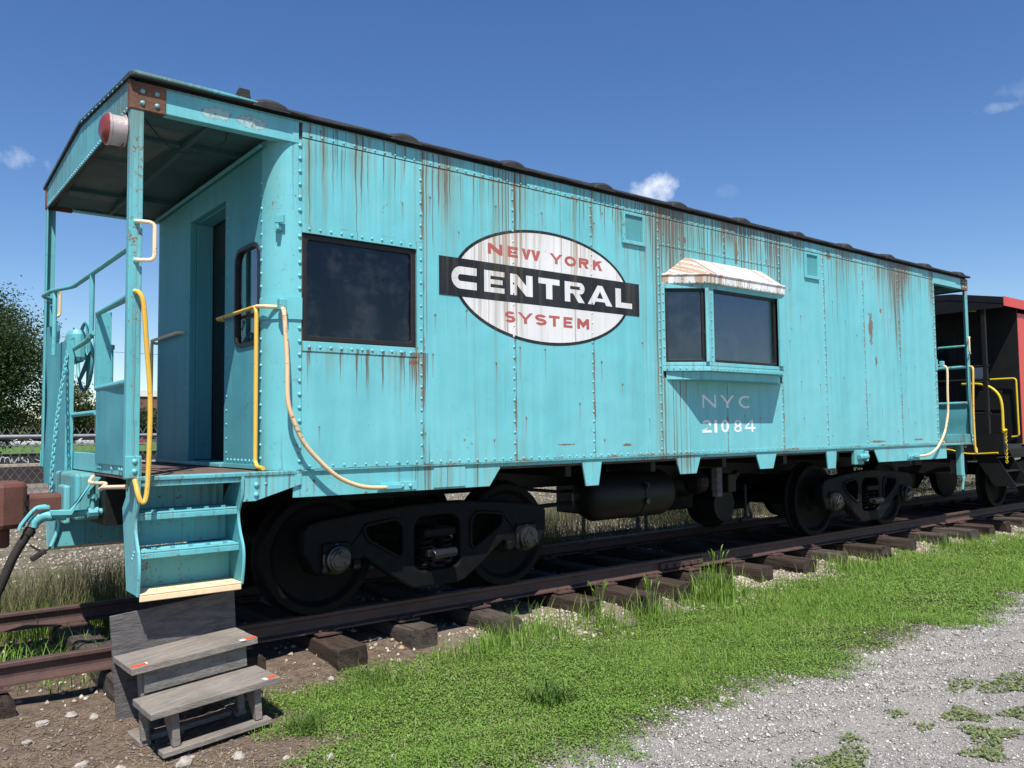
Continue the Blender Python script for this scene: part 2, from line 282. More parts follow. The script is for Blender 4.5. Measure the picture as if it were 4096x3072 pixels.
# ------------------------------------------------------------------ mesh helpers
class Geo:
    def __init__(s): s.v = []; s.f = []
    def add(s, vs, fs):
        o = len(s.v); s.v += [tuple(p) for p in vs]; s.f += [tuple(i+o for i in f) for f in fs]; return s
    def box(s, x0, x1, y0, y1, z0, z1):
        vs = [(x, y, z) for x in (x0, x1) for y in (y0, y1) for z in (z0, z1)]
        return s.add(vs, [(0, 1, 3, 2), (4, 6, 7, 5), (0, 4, 5, 1), (2, 3, 7, 6), (0, 2, 6, 4), (1, 5, 7, 3)])
    def obox(s, c, ax, ay, az, hx, hy, hz):
        c = Vector(c); ax, ay, az = Vector(ax), Vector(ay), Vector(az)
        vs = [c+ax*hx*i+ay*hy*j+az*hz*k for i in (-1, 1) for j in (-1, 1) for k in (-1, 1)]
        return s.add(vs, [(0, 1, 3, 2), (4, 6, 7, 5), (0, 4, 5, 1), (2, 3, 7, 6), (0, 2, 6, 4), (1, 5, 7, 3)])
    def prism(s, pts, fn, d0, d1):
        """pts: 2-D polygon; fn(a,b,d) -> 3-D"""
        n = len(pts); vs = [fn(a, b, d0) for a, b in pts]+[fn(a, b, d1) for a, b in pts]
        return s.add(vs, [tuple(range(n)), tuple(range(2*n-1, n-1, -1))]+[(i, i+n, (i+1) % n+n, (i+1) % n) for i in range(n)])
    def tube(s, pts, r, n=10, cap=True):
        P = [Vector(p) for p in pts]; rs = r if isinstance(r, (list, tuple)) else [r]*len(P)
        o = len(s.v); up = None
        for i, p in enumerate(P):
            t = ((P[min(i+1, len(P)-1)]-p).normalized()+(p-P[max(i-1, 0)]).normalized()).normalized()
            if up is None: up = Vector((0, 0, 1)) if abs(t.z) < .9 else Vector((1, 0, 0))
            a = (up-t*up.dot(t)).normalized(); b = t.cross(a); up = a
            for k in range(n):
                w = 2*math.pi*k/n; s.v.append(tuple(p+(a*math.cos(w)+b*math.sin(w))*rs[i]))
        for i in range(len(P)-1):
            for k in range(n): s.f.append((o+i*n+k, o+i*n+(k+1) % n, o+(i+1)*n+(k+1) % n, o+(i+1)*n+k))
        if cap: s.f.append(tuple(o+k for k in range(n-1, -1, -1))); s.f.append(tuple(o+(len(P)-1)*n+k for k in range(n)))
        return s
    def revolve(s, c, axis, prof, n=24):
        """prof: list of (dist along axis, radius)"""
        c = Vector(c); t = Vector(axis).normalized(); up = Vector((0, 0, 1)) if abs(t.z) < .9 else Vector((1, 0, 0)); a = (up-t*up.dot(t)).normalized(); b = t.cross(a); o = len(s.v)
        for d, r in prof:
            for k in range(n):
                w = 2*math.pi*k/n; s.v.append(tuple(c+t*d+(a*math.cos(w)+b*math.sin(w))*r))
        for i in range(len(prof)-1):
            for k in range(n): s.f.append((o+i*n+k, o+i*n+(k+1) % n, o+(i+1)*n+(k+1) % n, o+(i+1)*n+k))
        s.f.append(tuple(o+k for k in range(n-1, -1, -1))); s.f.append(tuple(o+(len(prof)-1)*n+k for k in range(n)))
        return s
    def build(s, name, mat, parent=None, smooth=False, bevel=0, kind=None):
        off = root_off(parent)
        me = bpy.data.meshes.new(name); me.from_pydata([(x-off[0], y-off[1], z-off[2]) for x, y, z in s.v], [], s.f); me.update()
        me.materials.append(M[mat] if isinstance(mat, str) else mat)
        ob = bpy.data.objects.new(name, me); COL.objects.link(ob); ob.parent = parent
        bm = bmesh.new(); bm.from_mesh(me); bmesh.ops.recalc_face_normals(bm, faces=bm.faces); bm.to_mesh(me); bm.free()
        if smooth:
            me.shade_smooth() if hasattr(me, 'shade_smooth') else None
            me.set_sharp_from_angle(angle=R_(38))
        if bevel:
            md = ob.modifiers.new('bevel', 'BEVEL'); md.width = bevel; md.segments = 2; md.limit_method = 'ANGLE'; md.angle_limit = R_(40)
        if kind: ob['kind'] = kind
        return ob
OFF = {}
def root_off(o):
    while o is not None and o.parent is not None: o = o.parent
    return OFF.get(o.name, (0, 0, 0)) if o is not None else (0, 0, 0)
def tag(o, label, cat, group=None):
    o['label'] = label; o['category'] = cat
    if group: o['group'] = group
    return o
def thing(name, loc, label, cat, group=None):
    o = bpy.data.objects.new(name, None); COL.objects.link(o); o.location = loc; OFF[o.name] = tuple(loc); o.empty_display_size = .2
    return tag(o, label, cat, group)
def place(name, me, loc, parent, rot=None, scale=None):
    ob = bpy.data.objects.new(name, me); COL.objects.link(ob); ob.parent = parent; off = root_off(parent)
    ob.location = Vector(loc)-Vector(off)
    if rot is not None:
        ob.rotation_mode = 'QUATERNION'; ob.rotation_quaternion = rot
    if scale is not None: ob.scale = scale
    return ob
def raw_mesh(name, V, F, mat, counts=None):
    """V (n,3) array, F flat vertex index array, counts per-face array or int"""
    me = bpy.data.meshes.new(name); V = np.asarray(V, np.float32); F = np.asarray(F, np.int32).ravel()
    if isinstance(counts, int): counts = np.full(len(F)//counts, counts, np.int32)
    st = np.concatenate([[0], np.cumsum(counts)[:-1]]).astype(np.int32)
    me.vertices.add(len(V)); me.vertices.foreach_set('co', V.ravel()); me.loops.add(len(F)); me.loops.foreach_set('vertex_index', F)
    me.polygons.add(len(counts)); me.polygons.foreach_set('loop_start', st); me.update(calc_edges=True); me.validate()
    me.materials.append(M[mat] if isinstance(mat, str) else mat); return me
def arc(cx, cy, r, a0, a1, n):
    return [(cx+r*math.cos(R_(a0+(a1-a0)*i/n)), cy+r*math.sin(R_(a0+(a1-a0)*i/n))) for i in range(n+1)]
def smooth_path(pts, k=6):
    """Catmull-Rom through 3-D points"""
    P = [Vector(p) for p in pts]; P = [P[0]*2-P[1]]+P+[P[-1]*2-P[-2]]; out = []
    for i in range(1, len(P)-2):
        for j in range(k):
            t = j/k; a, b, c, d = P[i-1], P[i], P[i+1], P[i+2]
            out.append(.5*((2*b)+(c-a)*t+(2*a-5*b+4*c-d)*t*t+(3*b-a-3*c+d)*t**3))
    return out+[P[-2]]
def round_path(pts, r=.03, k=5):
    """polyline with rounded corners"""
    P = [Vector(p) for p in pts]; out = [P[0]]
    for i in range(1, len(P)-1):
        a = (P[i-1]-P[i]); b = (P[i+1]-P[i]); q = min(r, a.length*.45, b.length*.45); A = P[i]+a.normalized()*q; B = P[i]+b.normalized()*q
        for j in range(k+1): t = j/k; out.append(A*(1-t)**2+P[i]*2*t*(1-t)+B*t*t)
    return out+[P[-1]]

# ------------------------------------------------------------------ ground
def hgt(x, y):
    x = np.asarray(x, float); y = np.asarray(y, float)
    def ss(a, b, v): t = np.clip((v-a)/(b-a), 0, 1); return t*t*(3-2*t)
    h = -.365+.10*ss(-1.75, -.95, y)-.135*ss(.95, 2.6, y)-.05*ss(3, 7, y)
    near = np.exp(-((x-3)/14)**2-((y+1)/7)**2)
    h = h+near*(.012*np.sin(3.1*x+1.7*np.sin(2.3*y))+.010*np.sin(5.3*y+2.1*np.sin(1.9*x))+.006*np.sin(11*x+3*np.sin(7*y)))
    h = h+.045*np.exp(-((x+1.80)/.25)**2-((y+1.55)/.30)**2)
    lawn = ss(-3.25, -2.9, y)*(1-ss(-1.6, -1.2, y))*ss(-2.0, -1.4, x)
    return h+.03*lawn
def lawn_mask(x, y):
    """0..1: where the mown strip grows"""
    x = np.asarray(x, float); y = np.asarray(y, float)
    w1 = .10*np.sin(2.7*x+.6)+.07*np.sin(6.1*x+2)+.05*np.sin(13*x)
    w2 = .09*np.sin(2.1*x+2.2)+.08*np.sin(5.2*x+.3)+.05*np.sin(11.7*x+1)
    lo = -3.08+w1; hi = -1.36+w2+.10*np.clip((x-2)/5, 0, 1)
    left = -1.72-.30*(y+1.9)+.10*np.sin(7*y)+.05*np.sin(17*y)
    left = np.where(y < -2.3, -1.95+.25*(-2.3-y), left)
    def e(d, s): return np.clip(d/s+.5, 0, 1)
    return e(y-lo+.06*np.sin(23*x+9*y)+.05*np.sin(41*x-17*y), .34)*e(hi-y+.05*np.sin(19*x+7*y), .26)*e(x-left+.08*np.sin(15*y+11*x), .42)
def build_ground():
    gx = np.unique(np.concatenate([-np.geomspace(6, 600, 24)[::-1], np.arange(-5.6, 15, .09), np.geomspace(15.2, 900, 26)]))
    gy = np.unique(np.concatenate([-np.geomspace(8, 400, 14)[::-1], np.arange(-7.4, 4.2, .09), np.geomspace(4.4, 1500, 34)]))
    X, Y = np.meshgrid(gx, gy); Z = hgt(X, Y); V = np.stack([X, Y, Z], -1).reshape(-1, 3); nx, ny = len(gx), len(gy)
    i, j = np.meshgrid(np.arange(nx-1), np.arange(ny-1)); a = (j*nx+i).ravel(); F = np.stack([a, a+1, a+1+nx, a+nx], -1)
    m, nt, b = new_mat('ground_soil'); L = nt.links.new; g = N(nt, 'ShaderNodeNewGeometry'); P = g.outputs['Position']; sp = N(nt, 'ShaderNodeSeparateXYZ'); L(P, sp.inputs[0]); x, y, z = sp.outputs
    n1 = noise(nt, P, 2.2, 5, .65); n2 = noise(nt, P, 14, 6, .7); n3 = noise(nt, P, 70, 5, .7); n4 = noise(nt, P, .35, 4, .6)
    yw = mth(nt, 'ADD', y, mth(nt, 'MULTIPLY', mth(nt, 'SUBTRACT', n1, .5), .7))
    def c2(f, a, b_): return mixc(nt, f, a, b_)
    speck = rng(nt, n3, .38, .66)
    dirt = c2(rng(nt, n2, .35, .7), (.10, .068, .052), (.24, .182, .138)); dirt = c2(mth(nt, 'MULTIPLY', rng(nt, n3, .56, .70), .7), dirt, (.36, .30, .22))
    path = c2(speck, (.19, .172, .160), (.42, .39, .36)); path = c2(rng(nt, n2, .4, .75), path, (.37, .335, .30)); path = c2(mth(nt, 'MULTIPLY', rng(nt, n1, .45, .7), .6), path, (.39, .345, .305))
    lawn = c2(rng(nt, n2, .35, .7), (.055, .055, .022), (.11, .11, .05))
    ball = c2(speck, (.16, .125, .095), (.44, .38, .31))
    far = c2(rng(nt, n1, .42, .62), (.22, .18, .135), (.06, .07, .03)); far = c2(mth(nt, 'MULTIPLY', speck, .4), far, (.34, .29, .225))
    farbal = c2(rng(nt, n4, .35, .65), (.13, .10, .08), (.24, .20, .165)); grass = c2(rng(nt, n4, .35, .65), (.07, .14, .03), (.11, .19, .05))
    col = c2(rng(nt, yw, -3.2, -3.0), path, dirt)
    inl = mth(nt, 'MULTIPLY', mth(nt, 'MULTIPLY', rng(nt, yw, -3.15, -2.95), rng(nt, yw, -1.35, -1.55)), rng(nt, mth(nt, 'ADD', x, mth(nt, 'MULTIPLY', n1, .6)), -1.4, -1.1))
    col = c2(inl, col, lawn)
    right = mth(nt, 'MULTIPLY', rng(nt, yw, -1.55, -1.35), mth(nt, 'MULTIPLY', rng(nt, yw, 1.6, 1.2), rng(nt, x, -.6, .4)))
    col = c2(mth(nt, 'MULTIPLY', right, .75), col, ball)
    col = c2(rng(nt, yw, 1.0, 1.5), col, far)
    col = c2(rng(nt, y, 16, 22), col, farbal); col = c2(rng(nt, y, 53.2, 53.6), col, grass)
    L(col, b.inputs['Base Color']); b.inputs['Roughness'].default_value = .95; b.inputs['Specular IOR Level'].default_value = .15
    h = mth(nt, 'ADD', mth(nt, 'MULTIPLY', n2, .8), n3); bump(nt, b, h, .8, .025)
    me = raw_mesh('ground', V, F, m, 4); me.shade_smooth()
    ob = bpy.data.objects.new('ground', me); COL.objects.link(ob); ob['kind'] = 'structure'
    return ob
GROUND = build_ground()

# ------------------------------------------------------------------ railway track under the cabooses
def rail_profile():
    half = [(0, 0), (.026, 0), (.031, -.004), (.032, -.022), (.028, -.030), (.009, -.038), (.0075, -.085), (.012, -.100), (.060, -.113), (.061, -.124), (0, -.124)]
    return half+[(-a, b) for a, b in half[-2:0:-1]]
def build_track():
    t = thing('railway_track', (2.9, 0, -.36), 'rusty rails on dark timber ties under the turquoise caboose', 'track'); t['kind'] = 'structure'
    for y0 in (-.7535, .7535):
        g = Geo(); pr = rail_profile(); n = len(pr); xs = [-14, -9, -5, -3, 0, 3, 6, 9, 14, 22, 40]
        for x in xs: g.v += [(x, y0+a, b) for a, b in pr]
        for i in range(len(xs)-1):
            for k in range(n): g.f.append((i*n+k, i*n+(k+1) % n, (i+1)*n+(k+1) % n, (i+1)*n+k))
        g.f.append(tuple(range(n))); g.f.append(tuple((len(xs)-1)*n+k for k in range(n)))
        g.build('rail', 'rail', t, bevel=0)
    cent = [-7.2, -6.5, -5.85, -5.2, -4.5, -3.75, -3.08, -2.35, -1.7, -1.04, -.40, .29, 1.18, 1.72, 2.32, 2.92, 3.62, 4.38, 5.10, 5.88, 6.67, 7.54, 8.31, 8.97, 9.65]+[10.3+.66*i for i in range(12)]
    ends = {-1.04: -1.22, -.40: -1.09, .29: -1.28, 1.18: -1.2, 1.72: -1.40, 2.92: -1.26, -3.08: -.98, -1.7: -1.05, -2.35: -1.02}
    rs = random.Random(3)
    plate = Geo(); plate.box(-.09, .09, -.135, .135, -.007, .005); plate.v = [(x, y, z+(.012 if abs(y) > .2 else 0)) for x, y, z in plate.v]
    for sx in (-1, 1):
        for sy in (-1, 1): plate.box(sx*.055-.009, sx*.055+.009, sy*.082-.014, sy*.082+.014, .004, .022)
    pme = None
    for c in cent:
        e = ends.get(c, -1.25+rs.uniform(-.06, .05)); w = rs.uniform(.10, .118); a = rs.uniform(-.03, .03); dz = rs.uniform(-.012, 0)
        g = Geo(); ny = 9; ring = []
        for i in range(ny):
            y = e+(1.26-e)*i/(ny-1); ro = .006 if i else .012
            q = [(-w, -.305), (-w-.004, -.22), (-w+.004, -.150), (-w+.022, -.137), (w*.15, -.1345-rs.uniform(0, .005)), (w-.02, -.137), (w, -.155), (w+.003, -.24), (w-.002, -.305)]
            ring.append([(c+px+a*y+rs.uniform(-ro, ro), y+(rs.uniform(-.015, .015) if i in (0, ny-1) else 0), pz+dz+rs.uniform(-.004, .003)) for px, pz in q])
        m_ = len(ring[0]); g.v = [p for r in ring for p in r]
        for i in range(ny-1):
            for k in range(m_): g.f.append((i*m_+k, i*m_+(k+1) % m_, (i+1)*m_+(k+1) % m_, (i+1)*m_+k))
        g.f.append(tuple(range(m_))); g.f.append(tuple((ny-1)*m_+k for k in range(m_)))
        g.build('tie', rs.choice(['tie', 'tie', 'tiegrey']) if c != -.40 else 'tiegrey', t, bevel=.006)
        for y0 in (-.7535, .7535):
            if pme is None:
                o = plate.build('tie_plate', 'rail', None); pme = o.data; o.parent = t; o.location = Vector((c+a*y0, y0, -.128))-Vector(OFF[t.name])
            else: place('tie_plate', pme, (c+a*y0, y0, -.128), t)
    # joint bar on the near rail, with square nuts
    g = Geo(); g.box(2.52, 3.16, -.795, -.762, -.098, -.036); jb = g.build('joint_bar', 'rail', t, bevel=.006)
    for i in range(5): k = Geo(); x = 2.60+.12*i; k.box(x-.016, x+.016, -.822, -.793, -.085, -.052); k.build('bolt', 'rail', jb, bevel=.003)
    return t
TRACK = build_track()

# ------------------------------------------------------------------ turquoise caboose
XC = 2.905; YS = -1.34; ZB = 1.045; ZT = 3.185
SEAM = [XC-4.371, XC-3.452, XC-2.614, XC-1.776, XC-.938, XC, XC+.938, XC+1.776, XC+2.614, XC+3.452, XC+4.371]
CAB = thing('caboose', (XC, 0, 0), 'weathered turquoise railway caboose with bay window and white oval emblem on its side', 'caboose')
RIV = []     # (position, normal, radius)
def row(p0, p1, step, nrm, r=.0105):
    p0, p1 = Vector(p0), Vector(p1); n = max(1, round((p1-p0).length/step))
    for i in range(n+1): RIV.append((p0.lerp(p1, i/n), Vector(nrm), r*random.uniform(.92, 1.08)))
def side_panels():
    g = .0025; y0, y1 = YS, YS+.012
    def pan(x0, x1, z0, z1, name='side_panel', dy=0, mat='panel', nx=6, nz=10):
        p = Geo(); p.box(x0+g, x1-g, y0-dy, y1, z0, z1); return p.build(name, mat, CAB, bevel=.002)
    zl, zh = ZB, ZT
    for i in range(10):
        a, b = SEAM[i], SEAM[i+1]
        if i == 0:
            pan(a, b, 2.62, zh); pan(a, b, zl, 1.80)
            pan(b-.055, b, 1.80, 2.62)
            pan(a, b-.055, 2.565, 2.62, 'window_strip', .006); pan(a, b-.055, 1.80, 1.865, 'window_strip', .006)
            row((a+.05, y0-.006, 2.592), (b-.11, y0-.006, 2.592), .073, (0, -1, 0)); row((a+.05, y0-.006, 1.828), (b-.11, y0-.006, 1.828), .073, (0, -1, 0))
        elif i in (4, 5):
            pan(a, b, 2.935, zh); pan(a, b, 2.58, 2.932); pan(a, b, zl, 1.735)
            x0, x1 = (a, a+.02) if i == 4 else (b-.02, b); pan(x0, x1, 1.738, 2.577)
        else: pan(a, b, zl, zh)
        # letterboard above
        pan(a, b, ZT+.003, 3.285, 'letterboard_panel', .004)
        row((a+.06, y0-.004, ZT+.022), (b-.075, y0-.004, ZT+.022), .078, (0, -1, 0), .0095)
        row((a+.06, y0, ZB+.022), (b-.06, y0, ZB+.022), .078, (0, -1, 0), .0095)
    # horizontal rivet row and faint line above the bay
    row((SEAM[4]+.05, y0, 2.952), (SEAM[6]-.05, y0, 2.952), .075, (0, -1, 0), .009)
    for i, x in enumerate(SEAM[1:-1], 1):
        if i == 5:
            row((x, y0, 3.0), (x, y0, 3.14), .07, (0, -1, 0), .009); row((x, y0, 1.12), (x, y0, 1.62), .12, (0, -1, 0), .008); continue
        row((x-.022, y0, 1.10), (x-.022, y0, 3.15), .083, (0, -1, 0), .0105)
        RIV.append((Vector((x-.022, y0-.004, 3.245)), Vector((0, -1, 0)), .010)); RIV.append((Vector((x-.022, y0-.004, 3.27)), Vector((0, -1, 0)), .010))
    row((SEAM[-1]-.03, y0, 1.10), (SEAM[-1]-.03, y0, 3.15), .083, (0, -1, 0), .010)
    # far side: plain panels
    for i in range(10):
        a, b = SEAM[i], SEAM[i+1]; p = Geo(); p.box(a+g, b-g, -YS-.012, -YS, zl, 3.285); p.build('side_panel', 'panel', CAB)
side_panels()
def core():
    """inner steel shell behind the panels, with openings for the windows, the bay and the door"""
    s = Geo(); yi0, yi1 = YS+.012, YS+.07
    xa, xb = SEAM[0]-.02, SEAM[-1]+.02
    def wall(x0, x1, z0, z1): s.box(x0, x1, yi0, yi1, z0, z1)
    wx0, wx1 = SEAM[0]+.012, SEAM[1]-.062
    wall(xa, wx0, .99, 3.285); wall(wx0, wx1, .99, 1.862); wall(wx0, wx1, 2.568, 3.285)
    bx0, bx1 = SEAM[4]+.02, SEAM[6]-.02
    wall(wx1, bx0, .99, 3.285); wall(bx0, bx1, .99, 1.86); wall(bx0, bx1, 2.62, 3.285); wall(bx1, xb, .99, 3.285)
    s.box(xa, xb, -YS-.07, -YS-.012, .99, 3.285)
    s.build('wall_core', 'core', CAB)
    f = Geo(); f.box(xa-.1, xb+.1, YS+.075, -YS-.075, 1.0, 1.06); f.build('floor', 'interior', CAB)
    f = Geo(); f.box(xa-.1, xb+.1, YS+.075, -YS-.075, 3.15, 3.17); f.build('inner_ceiling', 'interior', CAB)
    f = Geo(); f.box(xa, xb, -YS-.09, -YS-.072, 1.06, 3.15); f.build('inner_wall', 'interior', CAB)
    f = Geo(); f.box(-.62, -.58, -.6, 1.25, 1.06, 3.14); f.build('partition', 'interior', CAB)
    f = Geo(); f.box(-1.02, -.66, -.95, -.92, 1.96, 2.50); f.build('notice_board', 'board', CAB)
    f = Geo(); f.box(-1.2, -.75, -.95, .1, 1.06, 1.55); f.box(-.78, -.70, -.95, .1, 1.45, 2.05); f.build('bench', 'vent', CAB, bevel=.04)
core()
def corner(sx, sy):
    """rounded corner post; sx,sy = -1/1"""
    x0 = SEAM[0] if sx < 0 else SEAM[-1]; R = .19; g = Geo(); cx = x0; cy = sy*(abs(YS)-R); n = 8
    out = [(cx+sx*R*math.sin(R_(90*i/n)), cy+sy*R*math.cos(R_(90*i/n))) for i in range(n+1)]
    inn = [(cx+sx*(R-.05)*math.sin(R_(90*i/n)), cy+sy*(R-.05)*math.cos(R_(90*i/n))) for i in range(n+1)]
    g.prism(out+inn[::-1], lambda a, b, d: (a, b, d), 1.045, 3.17); g.build('corner_post', 'teal', CAB, smooth=True)
    if sy < 0:
        row((x0+sx*.012, sy*abs(YS), 1.10), (x0+sx*.012, sy*abs(YS), 3.13), .083, (0, sy, 0), .0135)
        row((cx+sx*R, cy, 1.12), (cx+sx*R, cy, 2.9), .083, (sx, 0, 0), .0115)
        # stiffening band that carries the grab irons
        k = Geo(); o2 = [(cx+sx*(R+.012)*math.sin(R_(90*i/n)), cy+sy*(R+.012)*math.cos(R_(90*i/n))) for i in range(n+1)]; o1 = [(cx+sx*(R+.0005)*math.sin(R_(90*i/n)), cy+sy*(R+.0005)*math.cos(R_(90*i/n))) for i in range(n+1)]
        k.prism(o2+o1[::-1], lambda a, b, d: (a, b, d), 2.0, 2.14); k.build('grab_plate', 'teal', CAB, smooth=True)
        # lamp bracket
        if sx < 0:
            k = Geo(); bx = cx-R*.75; by = cy-R*.72
            k.obox((bx, by-.01, 2.60), (.7, .7, 0), (-.7, .7, 0), (0, 0, 1), .022, .012, .045); k.obox((bx-.01, by-.025, 2.635), (.7, .7, 0), (-.7, .7, 0), (0, 0, 1), .008, .016, .025)
            k.obox((bx+.012, by-.045, 2.635), (.7, .7, 0), (-.7, .7, 0), (0, 0, 1), .008, .016, .025); k.obox((bx, by-.03, 2.575), (.7, .7, 0), (-.7, .7, 0), (0, 0, 1), .03, .012, .012); k.build('lamp_bracket', 'tealworn', CAB, bevel=.003)
for sx in (-1, 1):
    for sy in (-1, 1): corner(sx, sy)
XE = SEAM[0]-.19         # front end wall plane
XR = SEAM[-1]+.19
def end_wall(xw, sx):
    t = .05
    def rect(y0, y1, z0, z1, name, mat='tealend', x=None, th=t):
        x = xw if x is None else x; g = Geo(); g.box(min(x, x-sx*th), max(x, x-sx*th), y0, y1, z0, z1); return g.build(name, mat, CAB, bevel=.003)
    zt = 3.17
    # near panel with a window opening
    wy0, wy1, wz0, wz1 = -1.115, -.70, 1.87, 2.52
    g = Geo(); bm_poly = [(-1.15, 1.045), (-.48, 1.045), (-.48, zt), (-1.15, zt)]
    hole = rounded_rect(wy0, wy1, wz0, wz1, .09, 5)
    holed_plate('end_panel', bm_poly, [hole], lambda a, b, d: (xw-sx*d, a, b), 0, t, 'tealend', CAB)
    fr = rounded_rect(wy0-.014, wy1+.014, wz0-.014, wz1+.014, .10, 5); ho = rounded_rect(wy0+.012, wy1-.012, wz0+.012, wz1-.012, .08, 5)
    f = holed_plate('end_window', fr, [ho], lambda a, b, d: (xw-sx*d, a, b), -.010, .02, 'gasket', CAB)
    p = Geo(); p.prism(hole, lambda a, b, d: (xw-sx*d, a, b), .012, .017); p.build('pane', 'glass3', f)
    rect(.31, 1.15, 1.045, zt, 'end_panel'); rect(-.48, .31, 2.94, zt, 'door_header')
    # recess and door
    g = Geo(); dx = sx*.18; xd = xw-dx; xk = xw-sx*.052
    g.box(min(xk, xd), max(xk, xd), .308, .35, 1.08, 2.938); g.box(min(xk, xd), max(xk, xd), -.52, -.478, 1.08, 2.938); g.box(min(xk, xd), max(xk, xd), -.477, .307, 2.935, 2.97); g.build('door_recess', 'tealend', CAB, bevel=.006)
    d = Geo(); d.box(min(xd, xd-sx*.04), max(xd, xd-sx*.04), -.47, .30, 1.06, 2.93); dd = d.build('door', 'blackcar', CAB, bevel=.004)
    w = Geo(); w.box(min(xd, xd+sx*.004), max(xd, xd+sx*.004), -.25, .19, 1.95, 2.65); w.build('pane', 'glass', dd)
    h = Geo(); h.tube([(xd, -.30, 1.95), (xd+sx*.05, -.30, 1.95), (xd+sx*.05, -.22, 1.95)], .012, 8); h.build('handle', 'tealworn', dd, smooth=True)
    s = Geo(); s.box(min(xw+sx*.03, xd), max(xw+sx*.03, xd), -.48, .31, 1.045, 1.075); s.build('door_sill', 'tealworn', CAB, bevel=.006)
    row((xw, .36, 1.15), (xw, .36, 3.0), .1, (sx, 0, 0), .009); row((xw, 1.12, 1.15), (xw, 1.12, 3.0), .083, (sx, 0, 0), .009); row((xw, -.53, 1.15), (xw, -.53, 2.9), .1, (sx, 0, 0), .008)
    row((xw, -1.1, 1.10), (xw, -.56, 1.10), .07, (sx, 0, 0), .010)
    e = Geo(); e.box(min(xw, xw+sx*.016), max(xw, xw+sx*.016), -1.12, -.50, 1.05, 1.075); e.box(min(xw, xw+sx*.016), max(xw, xw+sx*.016), .33, 1.14, 1.05, 1.075); e.build('kick_angle', 'tealworn', CAB)
    # conduit under the ceiling
    c = Geo(); c.tube([(xw+sx*.03, -1.2, 3.125), (xw+sx*.03, 1.25, 3.125)], .014, 8); c.build('conduit', 'tealend', CAB, smooth=True)
def rounded_rect(a0, a1, b0, b1, r, n=4):
    p = []
    for cx, cy, s in ((a1-r, b1-r, 0), (a0+r, b1-r, 90), (a0+r, b0+r, 180), (a1-r, b0+r, 270)): p += arc(cx, cy, r, s, s+90, n)
    return p
def holed_plate(name, outer, holes, fn, d0, d1, mat, parent, bevel=0, smooth=False):
    bm = bmesh.new(); off = Vector(root_off(parent)); es = []
    for loop in [outer]+holes:
        vs = [bm.verts.new(Vector(fn(a, b, d0))-off) for a, b in loop]; es += [bm.edges.new((vs[i], vs[(i+1) % len(vs)])) for i in range(len(vs))]
    bmesh.ops.triangle_fill(bm, use_beauty=True, use_dissolve=False, edges=es)
    r = bmesh.ops.extrude_face_region(bm, geom=bm.faces[:]); dv = Vector(fn(0, 0, d1))-Vector(fn(0, 0, d0))
    bmesh.ops.translate(bm, verts=[v for v in r['geom'] if isinstance(v, bmesh.types.BMVert)], vec=dv)
    bmesh.ops.recalc_face_normals(bm, faces=bm.faces)
    me = bpy.data.meshes.new(name); bm.to_mesh(me); bm.free(); me.materials.append(M[mat]); ob = bpy.data.objects.new(name, me); COL.objects.link(ob); ob.parent = parent
    if smooth: me.shade_smooth(); me.set_sharp_from_angle(angle=R_(35))
    if bevel: md = ob.modifiers.new('bevel', 'BEVEL'); md.width = bevel; md.segments = 2; md.limit_method = 'ANGLE'; md.angle_limit = R_(45)
    return ob
end_wall(XE, -1); end_wall(XR, 1)

# side window with rubber frame
def side_window():
    x0, x1, z0, z1 = SEAM[0]+.008, SEAM[1]-.060, 1.868, 2.562
    o = [(x0, z0), (x1, z0), (x1, z1), (x0, z1)]; h = rounded_rect(x0+.035, x1-.035, z0+.035, z1-.035, .02, 3)
    f = holed_plate('window_frame', o, [h], lambda a, b, d: (a, YS+d, b), .012, .045, 'gasket', CAB, bevel=.006)
    p = Geo(); p.box(x0+.03, x1-.03, YS+.030, YS+.034, z0+.03, z1-.03); p.build('pane', 'glass', f)
    t = Geo(); t.box(x1+.004, x1+.012, YS-.004, YS+.03, z0, z1); t.build('trim', 'teal', f)
side_window()

